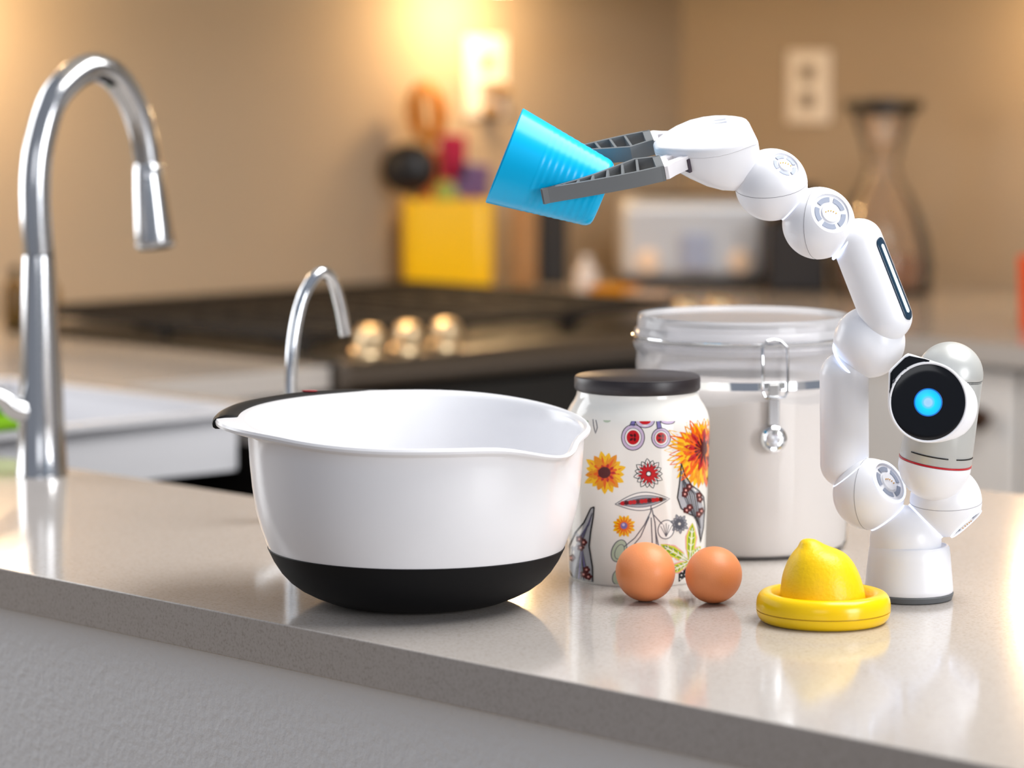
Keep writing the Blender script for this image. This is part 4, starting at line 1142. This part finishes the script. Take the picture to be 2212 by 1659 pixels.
# ------------------------------------------------------------------ white tray over the sink + sponge
def tray():
    u0, u1, w0, w1 = 2.345, 2.845, -4.0, -3.42
    z0, z1 = CT - .055, CT + .004
    t = thing('sink_tray', uw((u0 + u1) / 2, (w0 + w1) / 2, z0), 'white plastic dish tray set in the sink beside the tall faucet', 'tray')
    m = mat('tray_white', (208, 208, 212), .35)
    mb = MB(); th = .006
    uwbox(u0 + .01, u1 - .01, w0 + .01, w1 - .01, z0, z0 + th, mb)
    for (a, b, c, d) in ((u0, u0 + th, w0, w1), (u1 - th, u1, w0, w1), (u0 + th, u1 - th, w0, w0 + th), (u0 + th, u1 - th, w1 - th, w1)): uwbox(a, b, c, d, z0, z1, mb)
    mb.build('basin', m, t, bevel=.004)
    mb = MB()
    for (a, b, c, d) in ((u0 - .016, u0 + th, w0 - .016, w1 + .016), (u1 - th, u1 + .016, w0 - .016, w1 + .016), (u0 + th, u1 - th, w0 - .016, w0 + th), (u0 + th, u1 - th, w1 - th, w1 + .016)): uwbox(a, b, c, d, z1 + .0003, z1 + .007, mb)
    mb.build('rim', m, t, bevel=.002)
    s = MB(); uwbox(2.43, 2.56, -3.56, -3.445, z1 + .0075, z1 + .034, s)
    c = onz(-12, 925, CT + .012)
    v = thing('sponge', c, 'green sponge lying behind the tall faucet at the left edge', 'sponge')
    T = frame(c, Vector((0, 0, 1)), Vector((1, 1, 0)))
    MB().box((-.034, -.03, 0.0), (.034, .03, .017), 0, T).build('foam', mat('sponge_green', (140, 200, 30), .9, bump=.8, bscale=300), v, bevel=.006)
    MB().box((-.034, -.03, .0172), (.034, .03, .024), 0, T).build('scouring_pad', mat('pad_green', (90, 160, 20), .95, bump=.8, bscale=500), v, bevel=.002)
tray()

# ================================================================== things on the back counters
def up_at(px, py_bottom): return onz(px, py_bottom)
def utensils():
    # square yellow crock
    C = uw(4.80, -4.80, CT); C = onz(968, 628)
    # keep clear of the wall
    sc = FPX / (C.y)
    hw = 98 / sc
    t = thing('utensil_crock', C, 'tall yellow crock holding cooking utensils beside the range', 'crock')
    m = mat('yellow_glaze', (250, 200, 10), .3)
    H = 198 / sc
    n = 64; ring = []
    def sq(r, z):
        out = []
        for j in range(n):
            q = 2 * pi * j / n; c_, s_ = cos(q), sin(q)
            k = (abs(c_) ** 6 + abs(s_) ** 6) ** (-1 / 6)
            out.append((r * c_ * k, r * .62 * s_ * k, z))
        return out
    T = Matrix.Translation(C) @ Matrix.Rotation(radians(0), 4, 'Z')
    MB().grid([sq(hw * .95, 0), sq(hw * .98, .004), sq(hw, .05), sq(hw, H - .004), sq(hw * .985, H), sq(hw * .95, H - .001), sq(hw * .93, .01)], True, 0, T, True, True).build('crock_body', m, t)
    def ut(name, px, py, col, label, cat, head):
        top = ony(px, py, C.y); b = C + Vector(((px - 968) / sc * .35, 0, .02))
        o = thing(name, b, label, cat, 'utensils standing in the yellow crock')
        mt = mat('utensil_' + name, col, .4)
        d = (top - b); L = d.length; d.normalize()
        MB().tube([b, b + d * (L - .05)], .005, 12).build('handle', mt, o)
        head(o, b + d * (L - .05), d, mt)
        return o
    def ladle(o, p, d, m_):
        MB().sphere(p + d * .03 + Vector((0, -.012, 0)), .036, 16, 0, (1.25, .6, 1.15)).build('head', m_, o)
    def loop(o, p, d, m_):
        for q in range(3):
            a = radians(q * 60 - 60); x = Vector((cos(a), sin(a), 0))
            pts = [p + d * (.075 * (1 - cos(s)) / 2 * 1.2) + x * .026 * sin(s) for s in [2 * pi * i / 24 for i in range(25)]]
            MB().tube(pts, .0065, 8).build('loop', m_, o)
    def spat(o, p, d, m_):
        T_ = frame(p, d, RX); MB().box((-.022, -.004, -.006), (.022, .004, .07), 0, T_).build('blade', m_, o, bevel=.003)
    def spat2(o, p, d, m_):
        T_ = frame(p, d, RX); MB().box((-.03, -.004, -.006), (.03, .004, .05), 0, T_).build('blade', m_, o, bevel=.003)
    def spoon(o, p, d, m_):
        MB().sphere(p + d * .02, .022, 14, 0, (1, .4, 1.4)).build('head', m_, o)
    ut('ladle', 878, 338, (22, 20, 22), 'black ladle leaning left in the yellow crock', 'ladle', ladle)
    ut('whisk', 922, 236, (196, 122, 6), 'orange yellow whisk standing highest in the yellow crock', 'whisk', loop)
    ut('spatula', 935, 350, (190, 84, 14), 'orange spatula between ladle and pink spatula', 'spatula', spat)
    ut('turner', 978, 318, (180, 10, 60), 'crimson spatula leaning in the yellow crock', 'spatula', spat)
    ut('server', 1022, 352, (110, 84, 130), 'purple spatula at the right of the yellow crock', 'spatula', spat2)
    ut('spoon', 962, 385, (150, 170, 70), 'short pale green spoon in the middle of the yellow crock', 'spoon', spoon)
utensils()

def boards():
    def bd(px0, px1, pyt, pyb, col, label, name, cat, cut=.02, dz=0):
        b = onz((px0 + px1) / 2, pyb); sc = FPX / b.y
        w = (px1 - px0) / sc; h = (pyb - pyt) / sc
        T = frame(b, Vector((0, -1, .10)), RX)
        o = MB().box((-w / 2, 0, -.008), (w / 2, h, .008), 0, Matrix.Translation((0, 0, .002)) @ T).build(name, mat(name + '_m', col, .5, vary=.25, bscale=25), None, bevel=.005, loc=b)
        tag(o, label, cat)
    bd(1106, 1160, 400, 622, (168, 128, 80), 'narrow light wooden board leaning behind the blue cup', 'cutting_board', 'board')
    bd(1162, 1226, 420, 618, (26, 20, 16), 'narrow black board leaning right of the wooden board', 'serving_board', 'board')
boards()
def bottle(px, pyb, pyt, wpx, col, label, capc=(40, 36, 34), name='bottle', rough=.25, trans=0., grp=None):
    b = onz(px, pyb); sc = FPX / b.y; r = wpx / sc / 2; h = (pyb - pyt) / sc
    t = thing(name, b, label, 'bottle')
    MB().lathe([(0, 0), (r * .95, 0), (r, r * .1), (r, h * .62), (r * .8, h * .72), (r * .38, h * .82), (r * .36, h * .9), (0, h * .9)], 40, 0, Matrix.Translation(b)).build('bottle_body', mat(name + '_' + str(px), col, rough, trans=trans), t)
    MB().lathe([(0, h * .9), (r * .44, h * .9), (r * .44, h), (0, h)], 24, 0, Matrix.Translation(b)).build('cap', mat('cap_' + str(px), capc, .4), t)
bottle(1266, 640, 552, 50, (225, 215, 208), 'small white bottle behind the glass canister, near the corner', (235, 235, 235), 'spice_bottle')
bottle(34, 712, 575, 50, (92, 66, 10), 'dark olive oil bottle behind the tall faucet', (30, 24, 10), 'oil_bottle')
bottle(108, 690, 590, 42, (110, 80, 20), 'amber bottle just right of the tall faucet, near the wall', (60, 40, 10), 'amber_bottle')
def dish(px, py):
    b = onz(px, py)
    t = thing('small_bowl', b, 'small mustard yellow bowl on the corner worktop', 'bowl')
    MB().lathe([(0, 0), (.018, 0), (.034, .012), (.042, .026), (.040, .026), (.032, .014), (.016, .004), (0, .004)], 40, 0, Matrix.Translation(b)).build('shell', mat('mustard_glaze', (225, 150, 10), .3), t)
dish(1325, 655)
def dish2(px, py):
    b = onz(px, py)
    t = thing('salt_dish', b, 'small pale dish on the worktop right of the range', 'dish')
    MB().lathe([(0, 0), (.02, 0), (.033, .014), (.036, .026), (.033, .026), (.018, .005), (0, .005)], 40, 0, Matrix.Translation(b)).build('shell', mat('pale_glaze', (205, 175, 150), .3), t)
dish2(1398, 668)

def toaster():
    # stands on the right counter, long side facing the room
    c = onz(1500, 622); sc = FPX / c.y
    hw = 160 / sc; H = 192 / sc; D = .16
    t = thing('toaster', c, 'brushed steel toaster on the right worktop, behind the gripper', 'toaster')
    T = frame(c, Vector((0, 0, 1)), RX)
    ms = mat('toaster_steel', (206, 210, 216), .3, .35)
    b = MB().box((-hw, 0, .014), (hw, D, H), 0, T).build('body', ms, t, bevel=.02)
    MB().box((-hw * .98, .004, 0), (hw * .98, D - .004, .0135), 0, T).build('base', M_black, t)
    for y in (.045, .105): MB().box((-hw * .75, y, H + .0004), (hw * .7, y + .022, H + .003), 0, T).build('bread_slot', M_black, t)
    for x in (-.62, .62): MB().lathe([(0, 0), (.020, 0), (.019, .012), (.014, .015), (0, .015)], 28, 0, frame(c + Vector((hw * x, -.001, H * .30)), Vector((0, -1, 0)))).build('dial', mat('dial_cream', (238, 214, 190), .3), t)
    MB().box((-hw * .2, -.012, H * .2), (hw * .2, -.001, H * .62), 0, T).build('lever_panel', mat('panel_steel', (180, 186, 205), .3, .8), t, bevel=.004)
    # black coffee grinder box beside
    c2 = onz(1722, 634); sc = FPX / c2.y; w = 66 / sc; h = 230 / sc
    g = thing('coffee_grinder', c2, 'black box-shaped coffee grinder right of the steel toaster', 'grinder')
    T = frame(c2, Vector((0, 0, 1)), RX)
    MB().box((-w, 0, .0), (w, .15, h * .68), 0, T).build('body', mat('grinder_black', (28, 20, 16), .4), g, bevel=.008)
    MB().lathe([(w * .6, h * .685), (w * .72, h * .72), (w * .85, h * .93), (w * .8, h * .93), (w * .6, h * .70)], 32, 0, T @ Matrix.Translation((0, .075, 0))).build('hopper', mat('smoked_plastic', (90, 60, 36), .2, trans=.5), g)
    MB().lathe([(0, h * .935), (w * .86, h * .935), (w * .8, h), (0, h)], 32, 0, T @ Matrix.Translation((0, .075, 0))).build('lid', M_black, g)
toaster()
def carafe():
    c = onz(1906, 636); sc = FPX / c.y; s = 1 / sc
    t = thing('coffee_carafe', c, 'tall glass coffee maker with a wide black lid on the right worktop', 'coffee maker')
    T = Matrix.Translation(c + Vector((0, .02, 0)))
    gl = clear_mat('amber_glass', (252, 246, 236), .10)
    MB().lathe([(0, 0), (108 * s, 0), (112 * s, 6 * s), (110 * s, 14 * s), (0, 14 * s)], 48, 0, T).build('base', mat('carafe_base', (50, 34, 20), .4), t)
    MB().lathe([(0, 15 * s), (104 * s, 15 * s), (112 * s, 50 * s), (100 * s, 120 * s), (74 * s, 190 * s), (40 * s, 250 * s), (32 * s, 280 * s), (44 * s, 330 * s), (66 * s, 388 * s), (63 * s, 388 * s), (40 * s, 330 * s), (28 * s, 280 * s), (36 * s, 250 * s), (70 * s, 190 * s), (96 * s, 120 * s), (107 * s, 50 * s), (100 * s, 18 * s), (0, 18 * s)], 48, 0, T).build('glass', gl, t)
    MB().lathe([(0, 19 * s), (99 * s, 19 * s), (105 * s, 50 * s), (101 * s, 80 * s), (0, 80 * s)], 48, 0, T).build('coffee', mat('coffee_brown', (150, 92, 20), .2), t)
    MB().lathe([(0, 389 * s), (70 * s, 389 * s), (86 * s, 400 * s), (84 * s, 418 * s), (0, 424 * s)], 48, 0, T).build('lid', M_black, t)
    MB().lathe([(0, 330 * s), (26 * s, 330 * s), (28 * s, 385 * s), (0, 385 * s)], 32, 0, T).build('filter', mat('filter_steel', (226, 214, 210), .3, .3), t)
carafe()
def red_canister():
    b = onz(2240, 712); sc = FPX / b.y; r = 42 / sc
    t = thing('orange_pitcher', b, 'bright orange pitcher cut off by the right edge', 'pitcher')
    h = 160 / sc
    MB().lathe([(0, 0), (r * .8, 0), (r * .86, .004), (r, h * .9), (r * 1.02, h), (r * .96, h), (r * .8, .006), (0, .006)], 48, 0, Matrix.Translation(b)).build('pitcher_body', mat('orange_plastic', (240, 78, 10), .35), t)
    MB().tube(smooth_path([b + Vector((r * .9, -.0, h * .85)), b + Vector((r * 1.7, 0, h * .8)), b + Vector((r * 1.7, 0, h * .35)), b + Vector((r * .9, 0, h * .25))]), .005, 12).build('handle', mat('orange_plastic', (240, 78, 10), .35), t)
red_canister()
